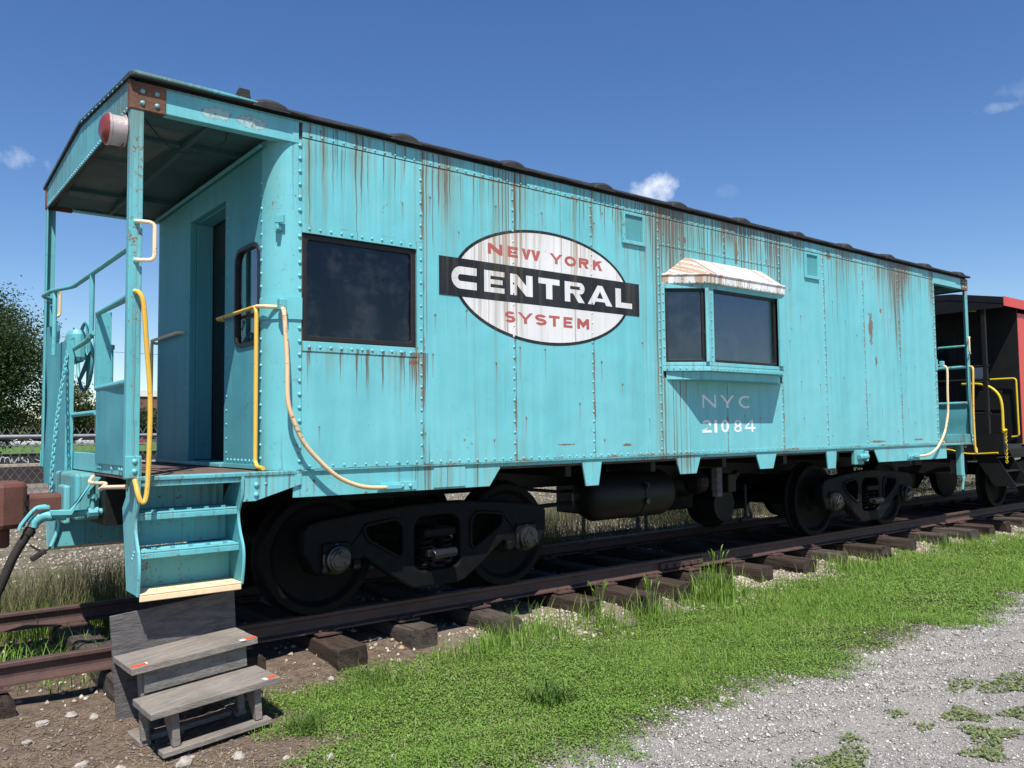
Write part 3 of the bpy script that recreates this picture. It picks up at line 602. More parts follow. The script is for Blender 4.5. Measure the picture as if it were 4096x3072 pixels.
# bay window
def bay():
    w = .925; fw = .572; yf = YS-.245; z0, z1 = 1.838, 2.60; xl, xr = XC-w, XC+w; fl, fr = XC-fw, XC+fw
    plan = [(xl, YS), (fl, yf), (fr, yf), (xr, YS)]
    g = Geo(); g.prism(plan, lambda a, b, d: (a, b, d), 1.795, 1.84); g.prism([(xl+.04, YS), (fl+.03, yf+.05), (fr-.03, yf+.05), (xr-.04, YS)], lambda a, b, d: (a, b, d), 1.72, 1.795)
    B = g.build('bay_window', 'teal', CAB, bevel=.004)
    # only rings around the glass: thin sill and lintel strips
    def strip(a, b, z0_, z1_, th=.02, out=0):
        a, b = Vector((a[0], a[1], 0)), Vector((b[0], b[1], 0)); d = (b-a).normalized(); n = Vector((d.y, -d.x, 0)); 
        k.obox((a+b)/2+n*(out-th/2)+Vector((0, 0, (z0_+z1_)/2)), d, n, (0, 0, 1), (b-a).length/2, th/2, (z1_-z0_)/2)
    for a, b in ((plan[0], plan[1]), (plan[1], plan[2]), (plan[2], plan[3])):
        k = Geo(); strip(a, b, 1.842, 1.875, .024); k.build('bay_sill', 'teal', B, bevel=.003); k = Geo(); strip(a, b, 2.545, 2.598, .024); k.build('bay_lintel', 'teal', B, bevel=.003)
    def post(p, q, wd):
        a = Vector((p[0], p[1], 0)); d = (Vector((q[0], q[1], 0))-a).normalized(); n = Vector((d.y, -d.x, 0)); g = Geo(); g.obox(a+d*wd/2-n*.012+Vector((0, 0, 2.21)), d, n, (0, 0, 1), wd/2, .012, .335); g.build('bay_post', 'teal', B, bevel=.003)
        mid = a+d*wd*.5
        row((mid.x+n.x*.001, mid.y+n.y*.001, 1.93), (mid.x+n.x*.001, mid.y+n.y*.001, 2.5), .08, n, .0085)
    post(plan[1], plan[2], .075); post(plan[2], plan[1], .075); post(plan[1], plan[0], .035); post(plan[2], plan[3], .035); post(plan[0], plan[1], .03); post(plan[3], plan[2], .03)
    def pane(p, q, m0, m1, pm='glass2'):
        a = Vector((p[0], p[1], 0)); b = Vector((q[0], q[1], 0)); d = (b-a).normalized(); n = Vector((d.y, -d.x, 0)); a += d*m0; b -= d*m1; L_ = (b-a).length
        fn = lambda u, v, dd: tuple(a+d*u+n*(-.018-dd)+Vector((0, 0, v)))
        f = holed_plate('pane_gasket', [(0, 1.876), (L_, 1.876), (L_, 2.545), (0, 2.545)], [rounded_rect(.026, L_-.026, 1.902, 2.519, .015, 3)], fn, 0, .03, 'gasket', B, bevel=.004)
        g = Geo(); g.prism([(.02, 1.895), (L_-.02, 1.895), (L_-.02, 2.525), (.02, 2.525)], fn, .015, .019); g.build('pane', pm, B)
    pane(plan[0], plan[1], .03, .036); pane(plan[1], plan[2], .076, .076, 'glass4'); pane(plan[2], plan[3], .036, .03)
    # white hood: fascia and hipped roof
    e = .035; pl = [(xl+.005, YS-.001), (fl-.012, yf-e), (fr+.012, yf-e), (xr-.005, YS-.001)]
    r = Geo(); zc0, zc1, ztp = 2.585, 2.665, 2.865; tl, tr = XC-.60, XC+.56
    vs = [(x, y, zc0) for x, y in pl]+[(x, y, zc1) for x, y in pl]+[(tl, YS-.001, ztp), (tr, YS-.001, ztp), (tl+.03, YS-.05, ztp-.012), (tr-.03, YS-.05, ztp-.012)]
    r.add(vs, [(0, 1, 5, 4), (1, 2, 6, 5), (2, 3, 7, 6), (4, 5, 10, 8), (5, 6, 11, 10), (6, 7, 9, 11), (8, 10, 11, 9), (3, 2, 1, 0), (0, 4, 8, 9, 7, 3)])
    r.build('bay_roof', 'hood', B, bevel=.008)
    # small drip lip along the fascia top
    dl = Geo()
    for i in range(3):
        a, b = Vector((*pl[i], 2.668)), Vector((*pl[i+1], 2.668)); dl.tube([a, b], .011, 8)
    dl.build('bay_drip_edge', 'hood', B, smooth=True)
    for i in range(3):
        a, b = Vector(pl[i]), Vector(pl[i+1]); d = (b-a).normalized(); n = Vector((d.y, -d.x, 0)); row((a.x+d.x*.05, a.y+d.y*.05, 2.602), (b.x-d.x*.05, b.y-d.y*.05, 2.602), .07, n, .008)
        a, b = Vector(plan[i]), Vector(plan[i+1]); row((a.x+d.x*.04, a.y+d.y*.04, 1.818), (b.x-d.x*.04, b.y-d.y*.04, 1.818), .06, n, .0085)
    # interior hint: dark seat and a brake valve pipe behind the glass
    s = Geo(); s.box(XC-.30, XC+.30, YS+.30, YS+.75, 1.06, 1.9); s.box(XC-.30, XC+.30, YS+.22, YS+.34, 1.9, 2.36); s.build('conductor_seat', 'interior', CAB, bevel=.05)
    s = Geo(); s.tube(smooth_path([(XC-.45, YS+.1, 2.2), (XC-.2, YS+.15, 2.22), (XC+.3, YS+.15, 2.17), (XC+.34, YS+.15, 1.9), (XC+.34, YS+.15, 1.2)]), .035, 10); s.build('valve_pipe', 'silver', CAB, smooth=True)
bay()

# vents
def vent(x0, x1, z0, z1):
    t = .022; o = [(x0, z0), (x1, z0), (x1, z1), (x0, z1)]; h = [(x0+.035, z0+.032), (x1-.035, z0+.032), (x1-.035, z1-.025), (x0+.035, z1-.025)]
    f = holed_plate('vent_frame', o, [h], lambda a, b, d: (a, YS-d, b), .002, t, 'teal', CAB, bevel=.004)
    g = Geo(); g.box(x0+.03, x1-.03, YS-.006, YS-.001, z0+.028, z1-.022); g.build('vent_plate', 'vent', f)
vent(1.474, 1.766, 2.890, 3.171); vent(4.285, 4.566, 2.888, 3.172)

# skirts
def skirts():
    y0, y1 = YS+.004, YS+.016
    def pl(pts, name='skirt', dy=0): g = Geo(); g.prism(pts, lambda a, b, d: (a, d, b), y0-dy, y1); return g.build(name, 'tealskirt', CAB, bevel=.002)
    pl([(SEAM[0]-.05, 1.043), (SEAM[0]-.05, .872), (-.60, .868), (-.60, 1.043)]); pl([(-.595, 1.043), (-.595, .868), (.026, .866), (.125, .995), (.125, 1.043)])
    pl([(-.47, 1.025), (-.47, .880), (-.20, .880), (-.20, 1.025)], 'skirt_patch', .008)
    b = Geo(); b.box(.125, SEAM[-1]+.1, y0+.001, y1-.001, 1.008, 1.043); b.build('side_sill', 'tealskirt', CAB, bevel=.002)
    f = Geo(); f.box(SEAM[0], SEAM[-1], YS-.012, YS+.02, 1.036, 1.044); f.build('sill_flange', 'tealworn', CAB)
    for t in ([(.969, 1.03), (1.197, 1.03), (1.154, .818), (1.012, .818)], [(2.125, 1.03), (2.485, 1.03), (2.414, .865), (2.189, .865)], [(3.334, 1.03), (3.692, 1.03), (3.624, .866), (3.403, .866)], [(4.618, 1.03), (4.831, 1.03), (4.799, .823), (4.647, .823)]): pl(t, 'skirt_tab', .003)
    pl([(5.66, 1.043), (5.66, .985), (5.744, .858), (7.50, .852), (7.50, 1.043)])
    j = Geo(); j.obox((5.30, YS+.02, .93), (1, 0, 0), (0, 1, 0), (0, 0, 1), .10, .025, .085); j.tube([(5.24, YS-.03, .93), (5.42, YS-.03, .94)], .035, 10); j.tube([(5.40, YS-.03, .88), (5.40, YS-.03, 1.0)], .028, 8); j.build('jacking_bracket', 'tealworn', CAB, bevel=.01)
skirts()

# roof
def roof():
    ze, zr = 3.315, 3.455; L0, L1 = XC-5.412, XC+5.412
    def prof(dz=0, out=0): return [(-1.392-out, ze+dz), (-1.378, ze+.020+dz), (-1.30, ze+.040+dz), (0, zr+dz), (1.30, ze+.040+dz), (1.378, ze+.02+dz), (1.392+out, ze+dz)]
    top = prof(); bot = [(y, z-.028) for y, z in prof()]
    bot[0] = (-1.386, ze-.010); bot[-1] = (1.386, ze-.010)
    xs = list(np.linspace(L0, L1, 60)); n = len(top); g = Geo(); rr = random.Random(5)
    for x in xs:
        jz = rr.uniform(-.004, .004); g.v += [(x, y+(rr.uniform(-.006, .006) if i in (0, n-1) else 0), z+(jz if i in (0, n-1) else 0)) for i, (y, z) in enumerate(top)]+[(x, y, z) for y, z in bot[::-1]]
    k = 2*n
    for i in range(len(xs)-1):
        for j in range(k): g.f.append((i*k+j, i*k+(j+1) % k, (i+1)*k+(j+1) % k, (i+1)*k+j))
    g.f.append(tuple(range(k))); g.f.append(tuple((len(xs)-1)*k+j for j in range(k)))
    RF = g.build('roof', 'roof', CAB)
    # recessed eave wall between letterboard and roof edge
    e = Geo()
    for s in (-1, 1): e.box(L0+.05, L1-.05, min(s*1.28, s*1.31), max(s*1.28, s*1.31), 3.17, 3.33)
    e.build('eave_wall', 'roof', CAB)
    e = Geo(); e.box(L0+.02, SEAM[0]+.7, -1.3385, -1.31, 3.286, 3.296); e.box(SEAM[0]+.7, L1-.02, -1.335, -1.31, 3.286, 3.292); e.build('eave_ledge', 'tealworn', CAB)
    for s in (-1, 1): lp = Geo(); lp.tube([(L0+.01, s*1.388, ze+.014), (L0+.5, s*1.39, ze+.012), (-1.78, s*1.388, ze+.012)], [.013, .012, .006], 6); lp.build('roof_lip', 'tealworn', RF, smooth=True)
    for x in (-1.686+.975*i for i in range(11)):
        if x > L1: break
        c = Geo(); pr = [(-.125, -.014), (-.09, .012), (-.045, .026), (0, .030), (.045, .026), (.09, .012), (.125, -.014)]
        path = prof(0, .003)
        for y, z in path: c.v += [(x+a, y, z+b) for a, b in pr]
        m_ = len(pr)
        for i in range(len(path)-1):
            for j in range(m_): c.f.append((i*m_+j, i*m_+(j+1) % m_, (i+1)*m_+(j+1) % m_, (i+1)*m_+j))
        c.f.append(tuple(range(m_))); c.f.append(tuple((len(path)-1)*m_+j for j in range(m_)))
        c.build('roof_cap', 'roof', RF, smooth=True)
    b = Geo(); b.prism([(-1.88, 3.36), (-1.76, 3.36), (-1.775, 3.455), (-1.84, 3.455)], lambda a, b_, d: (a, d, b_), -1.24, -1.22); b.build('roof_bracket', 'roof', RF)
    # gable fascias at each end and the headers over the platforms
    for sx in (-1, 1):
        xo = XC+sx*5.404; xi = xo-sx*.05
        pts = [(-1.325, 3.143), (1.325, 3.143), (1.325, 3.30), (1.29, 3.325), (0, 3.432), (-1.29, 3.325), (-1.325, 3.30)]
        g = Geo(); g.prism(pts, lambda a, b_, d: (d, a, b_), min(xo, xo-sx*.012), max(xo, xo-sx*.012)); g.build('end_fascia', 'tealworn', CAB, bevel=.002)
        t = Geo()     # dark trim along the sloping top edge
        for s in (-1, 1): t.prism([(s*1.385, 3.330), (0, 3.462), (0, 3.440), (s*1.385, 3.308)], lambda a, b_, d: (d, a, b_), min(xo+sx*.010, xo+sx*.018), max(xo+sx*.010, xo+sx*.018))
        t.build('roof_end_trim', 'rooftrim', CAB)
        fl = Geo(); fl.box(min(xo, xo-sx*.03), max(xo, xo-sx*.03), -1.325, 1.325, 3.132, 3.142); fl.build('end_angle', 'under', CAB)  # flange coloured black to stand in for its shaded underside
        row((xo, -1.25, 3.157), (xo, 1.25, 3.157), .055, (sx, 0, 0), .009)
        tr = Geo()
        for s in (-1, 1): tr.v and None
        row((xo+sx*.018, -1.2, 3.325), (xo+sx*.018, -.1, 3.432), .11, (sx, 0, 0), .007)
        xw = SEAM[0]-.02 if sx < 0 else SEAM[-1]+.02
        for s in (-1, 1):
            h = Geo(); h.box(min(xw, xo-sx*.19), max(xw, xo-sx*.19), min(s*1.34, s*1.325), max(s*1.34, s*1.325), 3.143, 3.285); h.box(min(xw, xo-sx*.19), max(xw, xo-sx*.19), min(s*1.325, s*1.27), max(s*1.325, s*1.27), 3.143, 3.152); h.build('platform_header', 'tealheader', CAB, bevel=.003)
            c = Geo(); xq = xo+sx*.008
            c.box(min(xq, xo-sx*.19), max(xq, xo-sx*.19), min(s*1.346, s*1.326), max(s*1.346, s*1.326), 3.135, 3.292); c.box(min(xq, xo-sx*.02), max(xq, xo-sx*.02), min(s*1.326, s*1.29), max(s*1.326, s*1.29), 3.135, 3.31); c.build('corner_bracket', 'rust', CAB, bevel=.004)
            if s < 0:
                for ax in (.06, .14):
                    for az in (3.175, 3.245): RIV.append((Vector((xo-sx*ax, -1.346, az)), Vector((0, -1, 0)), .016))
        # ceiling of the platform: boards and pale patch
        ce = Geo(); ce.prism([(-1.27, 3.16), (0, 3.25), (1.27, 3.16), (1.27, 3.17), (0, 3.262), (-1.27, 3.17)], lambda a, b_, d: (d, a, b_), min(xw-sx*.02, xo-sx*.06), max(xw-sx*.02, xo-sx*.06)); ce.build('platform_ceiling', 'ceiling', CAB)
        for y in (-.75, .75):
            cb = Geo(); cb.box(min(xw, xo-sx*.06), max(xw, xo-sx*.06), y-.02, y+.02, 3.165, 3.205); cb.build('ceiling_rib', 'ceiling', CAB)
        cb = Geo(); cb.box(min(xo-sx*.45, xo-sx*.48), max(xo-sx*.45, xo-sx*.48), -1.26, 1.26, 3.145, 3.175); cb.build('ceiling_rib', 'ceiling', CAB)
        if sx < 0:
            sl = .09/1.27
            pt = Geo(); pt.prism([(-1.0, 3.157+.27*sl), (-.08, 3.157+1.19*sl), (-.08, 3.1605+1.19*sl), (-1.0, 3.1605+.27*sl)], lambda a, b_, d: (d, a, b_), xo+.08, xo+.42); pt.build('ceiling_patch', 'ceilpatch', CAB)
            pt = Geo(); pt.prism([(.05, 3.157+1.22*sl), (.95, 3.157+.32*sl), (.95, 3.1605+.32*sl), (.05, 3.1605+1.22*sl)], lambda a, b_, d: (d, a, b_), xo+.08, xo+.42); pt.build('ceiling_patch', 'ceilpatch', CAB)
            wq = Geo(); wq.tube(smooth_path([(xo+.1, -1.2, 3.15), (xo+.25, -1.15, 3.03), (xo+.42, -1.1, 3.02), (xo+.58, -1.15, 3.10), (xo+.60, -1.2, 3.16)]), .005, 6); wq.build('loose_wire', 'gasket', CAB)
roof()

# ------------------------------------------------------------------ platforms, posts, rails
def platform(sx):
    xo = XC+sx*5.35; xw = XE if sx < 0 else XR       # outer edge / end wall
    mx = lambda x: XC+sx*(XC-x)                       # measured at the front end, mirrored for the rear
    fl = Geo(); fl.box(min(xo, xw), max(xo, xw), -1.27, 1.27, 1.022, 1.040); fl.build('platform_floor', 'floor', CAB)
    for s in (-1, 1): ed = Geo(); ed.box(min(xo, xw-sx*.16), max(xo, xw-sx*.16), min(s*1.27, s*1.355), max(s*1.27, s*1.355), 1.018, 1.044); ed.build('platform_edge', 'tealworn', CAB, bevel=.006)
    nub = Geo()
    for i in range(60):
        x = mx(-2.38+.0145*i); nub.box(x-.004, x+.004, -1.36, -1.352, 1.022, 1.040)
    nub.build('tread_nubs', 'tealworn', CAB, kind='stuff')
    sill = Geo(); sill.box(min(xo, xo-sx*.03), max(xo, xo-sx*.03), -1.34, 1.34, 1.03, 1.16); sill.build('end_sill', 'teal', CAB, bevel=.004)
    un = Geo(); un.box(min(xo-sx*.03, xw), max(xo-sx*.03, xw), -.5, .5, .70, 1.02); un.build('draft_sill', 'under', CAB)
    # corner posts (steel angles)
    for s in (-1, 1):
        p = Geo(); xp = mx(-2.50); xq = mx(-2.428)
        p.box(min(xp, xq), max(xp, xq), min(s*1.34, s*1.328), max(s*1.34, s*1.328), 1.03 if s < 0 else 1.03, 3.135); p.box(min(xp, xp-sx*.012), max(xp, xp-sx*.012), min(s*1.328, s*1.28), max(s*1.328, s*1.28), 1.03, 3.135)
        p.build('corner_angle', 'tealworn', CAB, bevel=.003)
        f = Geo(); f.box(min(mx(-2.505), mx(-2.425)), max(mx(-2.505), mx(-2.425)), min(s*1.35, s*1.3405), max(s*1.35, s*1.3405), 1.035, 1.16); f.build('post_foot', 'tealworn', CAB, bevel=.004)
        if s < 0:
            for z in (1.075, 1.13): RIV.append((Vector((mx(-2.455), -1.35, z)), Vector((0, -1, 0)), .016))
            for z in (2.262, 2.484, 2.085): RIV.append((Vector((mx(-2.462), -1.34, z)), Vector((0, -1, 0)), .018))
        # short grab iron high on the post
        g = Geo(); g.tube(round_path([(mx(-2.462), s*1.34, 2.484), (mx(-2.462), s*1.365, 2.484), (mx(-2.375), s*1.39, 2.480), (mx(-2.375), s*1.39, 2.265), (mx(-2.462), s*1.365, 2.262), (mx(-2.462), s*1.34, 2.262)], .035), .0115, 8); g.build('grab_iron', 'cream', CAB, smooth=True)
        # long grab iron from the post down past the floor
        g = Geo(); g.tube(smooth_path([(mx(-2.465), s*1.35, 2.085), (mx(-2.452), s*1.385, 2.072), (mx(-2.432), s*1.40, 2.01), (mx(-2.415), s*1.40, 1.80), (mx(-2.391), s*1.40, 1.497), (mx(-2.391), s*1.40, 1.22), (mx(-2.402), s*1.40, .95), (mx(-2.428), s*1.40, .905), (mx(-2.446), s*1.395, .95), (mx(-2.456), s*1.36, 1.03)], 6), .0135, 8); g.build('grab_iron', 'yellow', CAB, smooth=True)
        # rail on the end wall beside the steps
        g = Geo(); xr = xw+sx*.045
        g.tube(round_path([(xw-sx*.005, s*.45, 2.085), (xr, s*.45, 2.085), (xr, s*1.185, 2.085), (xr+sx*.002, s*1.185, 1.10), (xr, s*1.215, 1.068), (xr, s*1.31, 1.062)], .05), .0135, 8); g.build('end_wall_rail', 'yellow' if s < 0 else 'cream', CAB, smooth=True)
        k = Geo(); k.tube([(xr, s*1.185, 2.085), (xw+sx*.02, s*1.28, 2.075), (xw-sx*.05, s*1.30, 2.075)], .0125, 8); k.build('end_wall_rail', 'cream', CAB, smooth=True)
        # curved handrail sweeping from the corner band down to the skirt
        pts = [(-1.60, 1.34, 2.055), (-1.612, 1.40, 2.045), (-1.612, 1.42, 1.98), (-1.595, 1.42, 1.72), (-1.590, 1.42, 1.49), (-1.557, 1.42, 1.368), (-1.484, 1.42, 1.218), (-1.369, 1.42, 1.091), (-1.251, 1.415, .996), (-1.131, 1.405, .941), (-1.017, 1.39, .914), (-.90, 1.372, .906), (-.86, 1.362, .906)]
        if s < 0:
            g = Geo(); g.tube([Vector((mx(a), s*b, c)) for a, b, c in smooth_path(pts, 5)], .0145, 10); g.build('sweep_handrail', 'palepink', CAB, smooth=True)
            fo = Geo(); a, b = sorted((mx(-.90), mx(-.62))); fo.box(a, b, -1.352, -1.3365, .878, .935); fo.box(min(mx(-.93), mx(-.75)), max(mx(-.93), mx(-.75)), -1.376, -1.3525, .893, .922); fo.build('handrail_foot', 'tealskirt', CAB, bevel=.003)
            for q in (-.80, -.735, -.67): RIV.append((Vector((mx(q), -1.352, .907)), Vector((0, -1, 0)), .016))
            cl = Geo(); cl.box(min(mx(-1.63), mx(-1.58)), max(mx(-1.63), mx(-1.58)), -1.385, -1.335, 2.045, 2.12); cl.build('handrail_clamp', 'tealworn', CAB, bevel=.008)
    # end railing
    X = mx(-2.452); o = .016
    g = Geo(); g.tube(round_path([(X, -1.31, 2.37), (X, .42, 2.37), (mx(-2.545), .70, 2.37), (mx(-2.56), 1.03, 2.37), (mx(-2.47), 1.14, 2.365), (X, 1.31, 2.365)], .06), o, 10); g.build('top_rail', 'tealworn', CAB, smooth=True)
    g = Geo(); g.tube([(X, -1.31, 2.08), (X, -.37, 2.076)], [o*1.5, o], 10); g.build('middle_rail', 'tealworn', CAB, smooth=True)
    g = Geo(); g.tube([(X, -.19, 2.37), (X, -.19, 1.93)], o, 10); g.build('rail_strut', 'tealworn', CAB, smooth=True)
    g = Geo(); g.tube([(mx(-2.53), .68, 2.37), (mx(-2.53), .68, 1.88)], o, 10); g.build('rail_strut', 'teal', CAB, smooth=True)
    g = Geo(); g.tube([(X, .40, 1.905), (X, -.05, 1.925), (X, -.26, 1.96)], o, 10); g.build('lower_rail', 'tealworn', CAB, smooth=True)
    g = Geo(); g.tube([(X, .40, 1.427), (X, -.36, 1.427)], o, 10); g.build('lower_rail', 'tealworn', CAB, smooth=True)
    g = Geo(); g.tube([(X, -1.31, 1.582), (X, -.37, 1.582)], [o*1.5, o], 10); g.build('panel_top_rail', 'tealworn', CAB, smooth=True)
    # sheet panels, slightly buckled
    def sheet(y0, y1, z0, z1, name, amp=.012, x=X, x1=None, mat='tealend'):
        n, m_ = 8, 10; g = Geo(); x1 = x if x1 is None else x1
        for k in range(2):
            for i in range(n+1):
                for j in range(m_+1):
                    u, v = i/n, j/m_; w = amp*math.sin(5*u+4*v)*math.sin(math.pi*v*1.3+.4); g.v.append((x+(x1-x)*u+w+k*sx*.006, y0+(y1-y0)*u, z0+(z1-z0)*v))
        q = (n+1)*(m_+1)
        for k in range(2):
            for i in range(n):
                for j in range(m_): a = k*q+i*(m_+1)+j; g.f.append((a, a+1, a+m_+2, a+m_+1))
        bd = [i*(m_+1) for i in range(n+1)]+[n*(m_+1)+j for j in range(1, m_+1)]+[i*(m_+1)+m_ for i in range(n-1, -1, -1)]+[j for j in range(m_-1, 0, -1)]
        for i in range(len(bd)): a, b = bd[i], bd[(i+1) % len(bd)]; g.f.append((a, b, b+q, a+q))
        return g.build(name, mat, CAB, smooth=True)
    sheet(-1.30, -.40, 1.10, 1.58, 'end_panel_sheet', .006)
    sheet(.36, .92, .97, 1.99, 'brake_plate', .005)
    sheet(.96, 1.27, .90, 2.15, 'far_panel_sheet', .016, X, mx(-2.475))
    fl = Geo(); fl.box(min(X, X+sx*.05), max(X, X+sx*.05), .352, .360, .97, 1.97); fl.build('brake_plate_flange', 'tealworn', CAB)
    for z in (1.03, 1.075, 1.12, 1.165): RIV.append((Vector((X+sx*.006, .46, z)), Vector((sx, 0, 0)), .018))
    a = Geo(); a.box(min(X, X-sx*.085), max(X, X-sx*.085), -.372, -.362, 1.10, 2.09); a.box(min(X, X+sx*.008), max(X, X+sx*.008), -.372, -.33, 1.58, 2.09); a.build('gate_post', 'tealworn', CAB, bevel=.002)
    # brake housing, wheel, shaft
    h = Geo(); hx = mx(-2.44); h.obox((hx-sx*.05, .66, 1.95), (1, 0, 0), (0, 1, 0), (0, 0, 1), .055, .13, .13); h.build('brake_housing', 'teal', CAB, bevel=.045)
    wx = mx(-2.30); c = (wx, .77, 1.89); g = Geo(); Rw = .262
    g.tube([(wx, c[1]+Rw*math.cos(R_(t)), c[2]+Rw*math.sin(R_(t))) for t in range(0, 361, 12)], .0135, 8, False)
    bw = g.build('brake_wheel', 'tealworn', CAB, smooth=True)
    for t in (30, 102, 174, 246, 318):
        s_ = Geo(); s_.tube([(wx-sx*.03, c[1]+.03*math.cos(R_(t)), c[2]+.03*math.sin(R_(t))), (wx, c[1]+Rw*math.cos(R_(t)), c[2]+Rw*math.sin(R_(t)))], [.022, .013], 8); s_.build('spoke', 'teal', bw, smooth=True)
    hb = Geo(); hb.revolve((hx-sx*.05, c[1], c[2]), (-sx, 0, 0), [(0, .028), (.12, .028), (.12, .05), (.15, .04)], 16); hb.build('hub', 'teal', bw, smooth=True)
    # standing pipe with cap
    p = Geo(); p.tube([(mx(-2.30), -.06, 1.03), (mx(-2.30), -.06, 1.88)], .017, 10); p.tube([(mx(-2.30), -.06, 1.875), (mx(-2.30), -.06, 1.905)], .024, 10); p.build('valve_pipe', 'tealworn', CAB, smooth=True)
    # striker casting and coupler
    st = Geo(); xs_ = mx(-2.56); xb = mx(-2.40)
    st.box(min(xs_, xb), max(xs_, xb), -.33, .36, .73, 1.03); st.build('striker', 'tealworn', CAB, bevel=.02)
    st = Geo(); st.box(min(mx(-2.60), xs_), max(mx(-2.60), xs_), -.20, .02, .70, .95); st.build('striker_face', 'teal', CAB, bevel=.012)
    cp = Geo(); a, b = sorted((mx(-2.90), mx(-2.56))); cp.box(a, b, -.12, .10, .72, .895); cs = cp.build('coupler', 'couplerrust', CAB, bevel=.022)
    hd = Geo(); hd.prism([(mx(-2.80), -.16), (mx(-2.80), .13), (mx(-3.02), .20), (mx(-3.20), .12), (mx(-3.16), -.02), (mx(-3.06), -.06), (mx(-3.10), -.18), (mx(-2.94), -.22)], lambda p_, q_, d: (p_, q_, d), .69, .985); hd.build('coupler_head', 'couplerrust', cs, bevel=.03)
    for dz in (.76, .83):
        sl_ = Geo(); xq = mx(-2.82); sl_.box(xq-.03, xq+.03, -.165, -.155, dz, dz+.035); sl_.build('coupler_slot', 'under', cs)
    lk = Geo(); lk.box(min(mx(-2.95), mx(-2.88)), max(mx(-2.95), mx(-2.88)), -.06, .06, .56, .69); lk.build('lock_lifter', 'couplerrust', cs, bevel=.02)
    # chain from the brake plate to the coupler
    A, B = Vector((mx(-2.485), .385, 1.92)), Vector((mx(-2.645), 0, .905)); nlk = 36; me = None; chn = None
    g = Geo(); ring = [(.011*math.cos(R_(t)), 0, .022*math.sin(R_(t))) for t in range(0, 361, 45)]; g.tube(ring, .0042, 6, False)
    for i in range(nlk):
        t = (i+.5)/nlk; q = A.lerp(B, t)+Vector((-sx*-.02*math.sin(math.pi*t), -.02*math.sin(math.pi*t), 0)); d = (B-A).normalized(); rot = Vector((0, 0, 1)).rotation_difference(d) @ Matrix.Rotation(R_(90*(i % 2)+20), 4, 'Z').to_quaternion()
        if chn is None:
            o_ = g.build('chain', 'tealworn', None, smooth=True); me = o_.data; o_.parent = CAB; o_.location = q-Vector(OFF[CAB.name]); o_.rotation_mode = 'QUATERNION'; o_.rotation_quaternion = rot; chn = o_
        else: place('chain_link', me, q, CAB, rot)
    # uncoupling lever
    lv = Geo(); lv.tube(round_path([(mx(-2.47), -1.25, .985), (mx(-2.54), -1.02, .975), (mx(-2.53), -.86, .95), (mx(-2.47), -.80, .985), (mx(-2.54), -.62, .985), (mx(-2.50), -.55, 1.02)], .04), .012, 8); lv.build('uncoupling_lever', 'palepink', CAB, smooth=True)
    # bolt clusters along the sill
    for y in (-1.05, -.99, -.80, -.52, -.46): RIV.append((Vector((xo, y, 1.075)), Vector((sx, 0, 0)), .017))
platform(-1); platform(1)

def air_hose():
    ab = Geo(); ab.prism([(-2.47, 1.01), (-2.43, 1.01), (-2.60, .805), (-2.71, .81), (-2.71, .79), (-2.605, .785)], lambda a, b, d: (a, d, b), -.47, -.40); ab.build('hose_bracket', 'teal', CAB, bevel=.003)
    p = Geo(); p.tube([(-1.9, -.42, .78), (-2.45, -.40, .785), (-2.70, -.38, .775)], .022, 10); tp = p.build('train_pipe', 'tealworn', CAB, smooth=True)
    q = Geo(); q.tube([(-2.475, -.42, 1.0), (-2.475, -.42, .80)], .017, 10); q.tube([(-2.475, -.42, .90), (-2.475, -.42, .875)], .030, 8); q.build('drop_pipe', 'tealworn', CAB, smooth=True)
    u = Geo(); u.tube([(-2.50, -.41, .785), (-2.44, -.41, .785)], .034, 8); u.tube([(-2.66, -.385, .777), (-2.62, -.385, .777)], .034, 8); u.build('pipe_union', 'teal', tp, smooth=True)
    c = Geo(); c.tube(smooth_path([(-2.69, -.38, .775), (-2.74, -.36, .775), (-2.785, -.35, .745), (-2.80, -.35, .71)]), .034, 10); v = c.build('angle_cock', 'tealworn', CAB, smooth=True)
    k = Geo(); k.obox((-2.745, -.37, .83), (1, 0, 0), (0, 1, 0), (0, 0, 1), .035, .028, .012); k.build('cock_handle', 'teal', v, bevel=.006)
    k = Geo(); k.tube(smooth_path([(-2.73, -.37, .838), (-2.79, -.38, .825), (-2.86, -.39, .74), (-2.875, -.39, .70)]), .012, 8); k.build('cock_lever', 'teal', v, smooth=True)
    k = Geo(); k.tube(smooth_path([(-2.665, -.38, .76), (-2.66, -.38, .70), (-2.685, -.38, .62), (-2.70, -.38, .585)]), .011, 8); k.build('safety_strap', 'teal', v, smooth=True)
    h = Geo(); h.tube(smooth_path([(-2.795, -.35, .72), (-2.83, -.35, .66), (-2.90, -.35, .53), (-2.975, -.34, .33), (-3.06, -.33, .17), (-3.17, -.32, .09), (-3.26, -.31, .12)]), .027, 12); H_ = h.build('air_hose', 'rubber', CAB, smooth=True)
    g = Geo(); g.obox((-2.765, -.36, .535), (.8, 0, .5), (0, 1, 0), (-.5, 0, .8), .05, .02, .016); g.build('dummy_coupling', 'rubber', H_, bevel=.006)
    g = Geo(); g.tube(smooth_path([(-2.81, -.35, .60), (-2.76, -.36, .565), (-2.72, -.37, .565), (-2.695, -.38, .59)]), .007, 6); g.build('hose_chain', 'rubber', H_, smooth=True)
    g = Geo(); g.tube([(-2.805, -.35, .70), (-2.825, -.35, .665)], .034, 12); g.build('hose_clamp', 'rubber', H_, smooth=True)
air_hose()

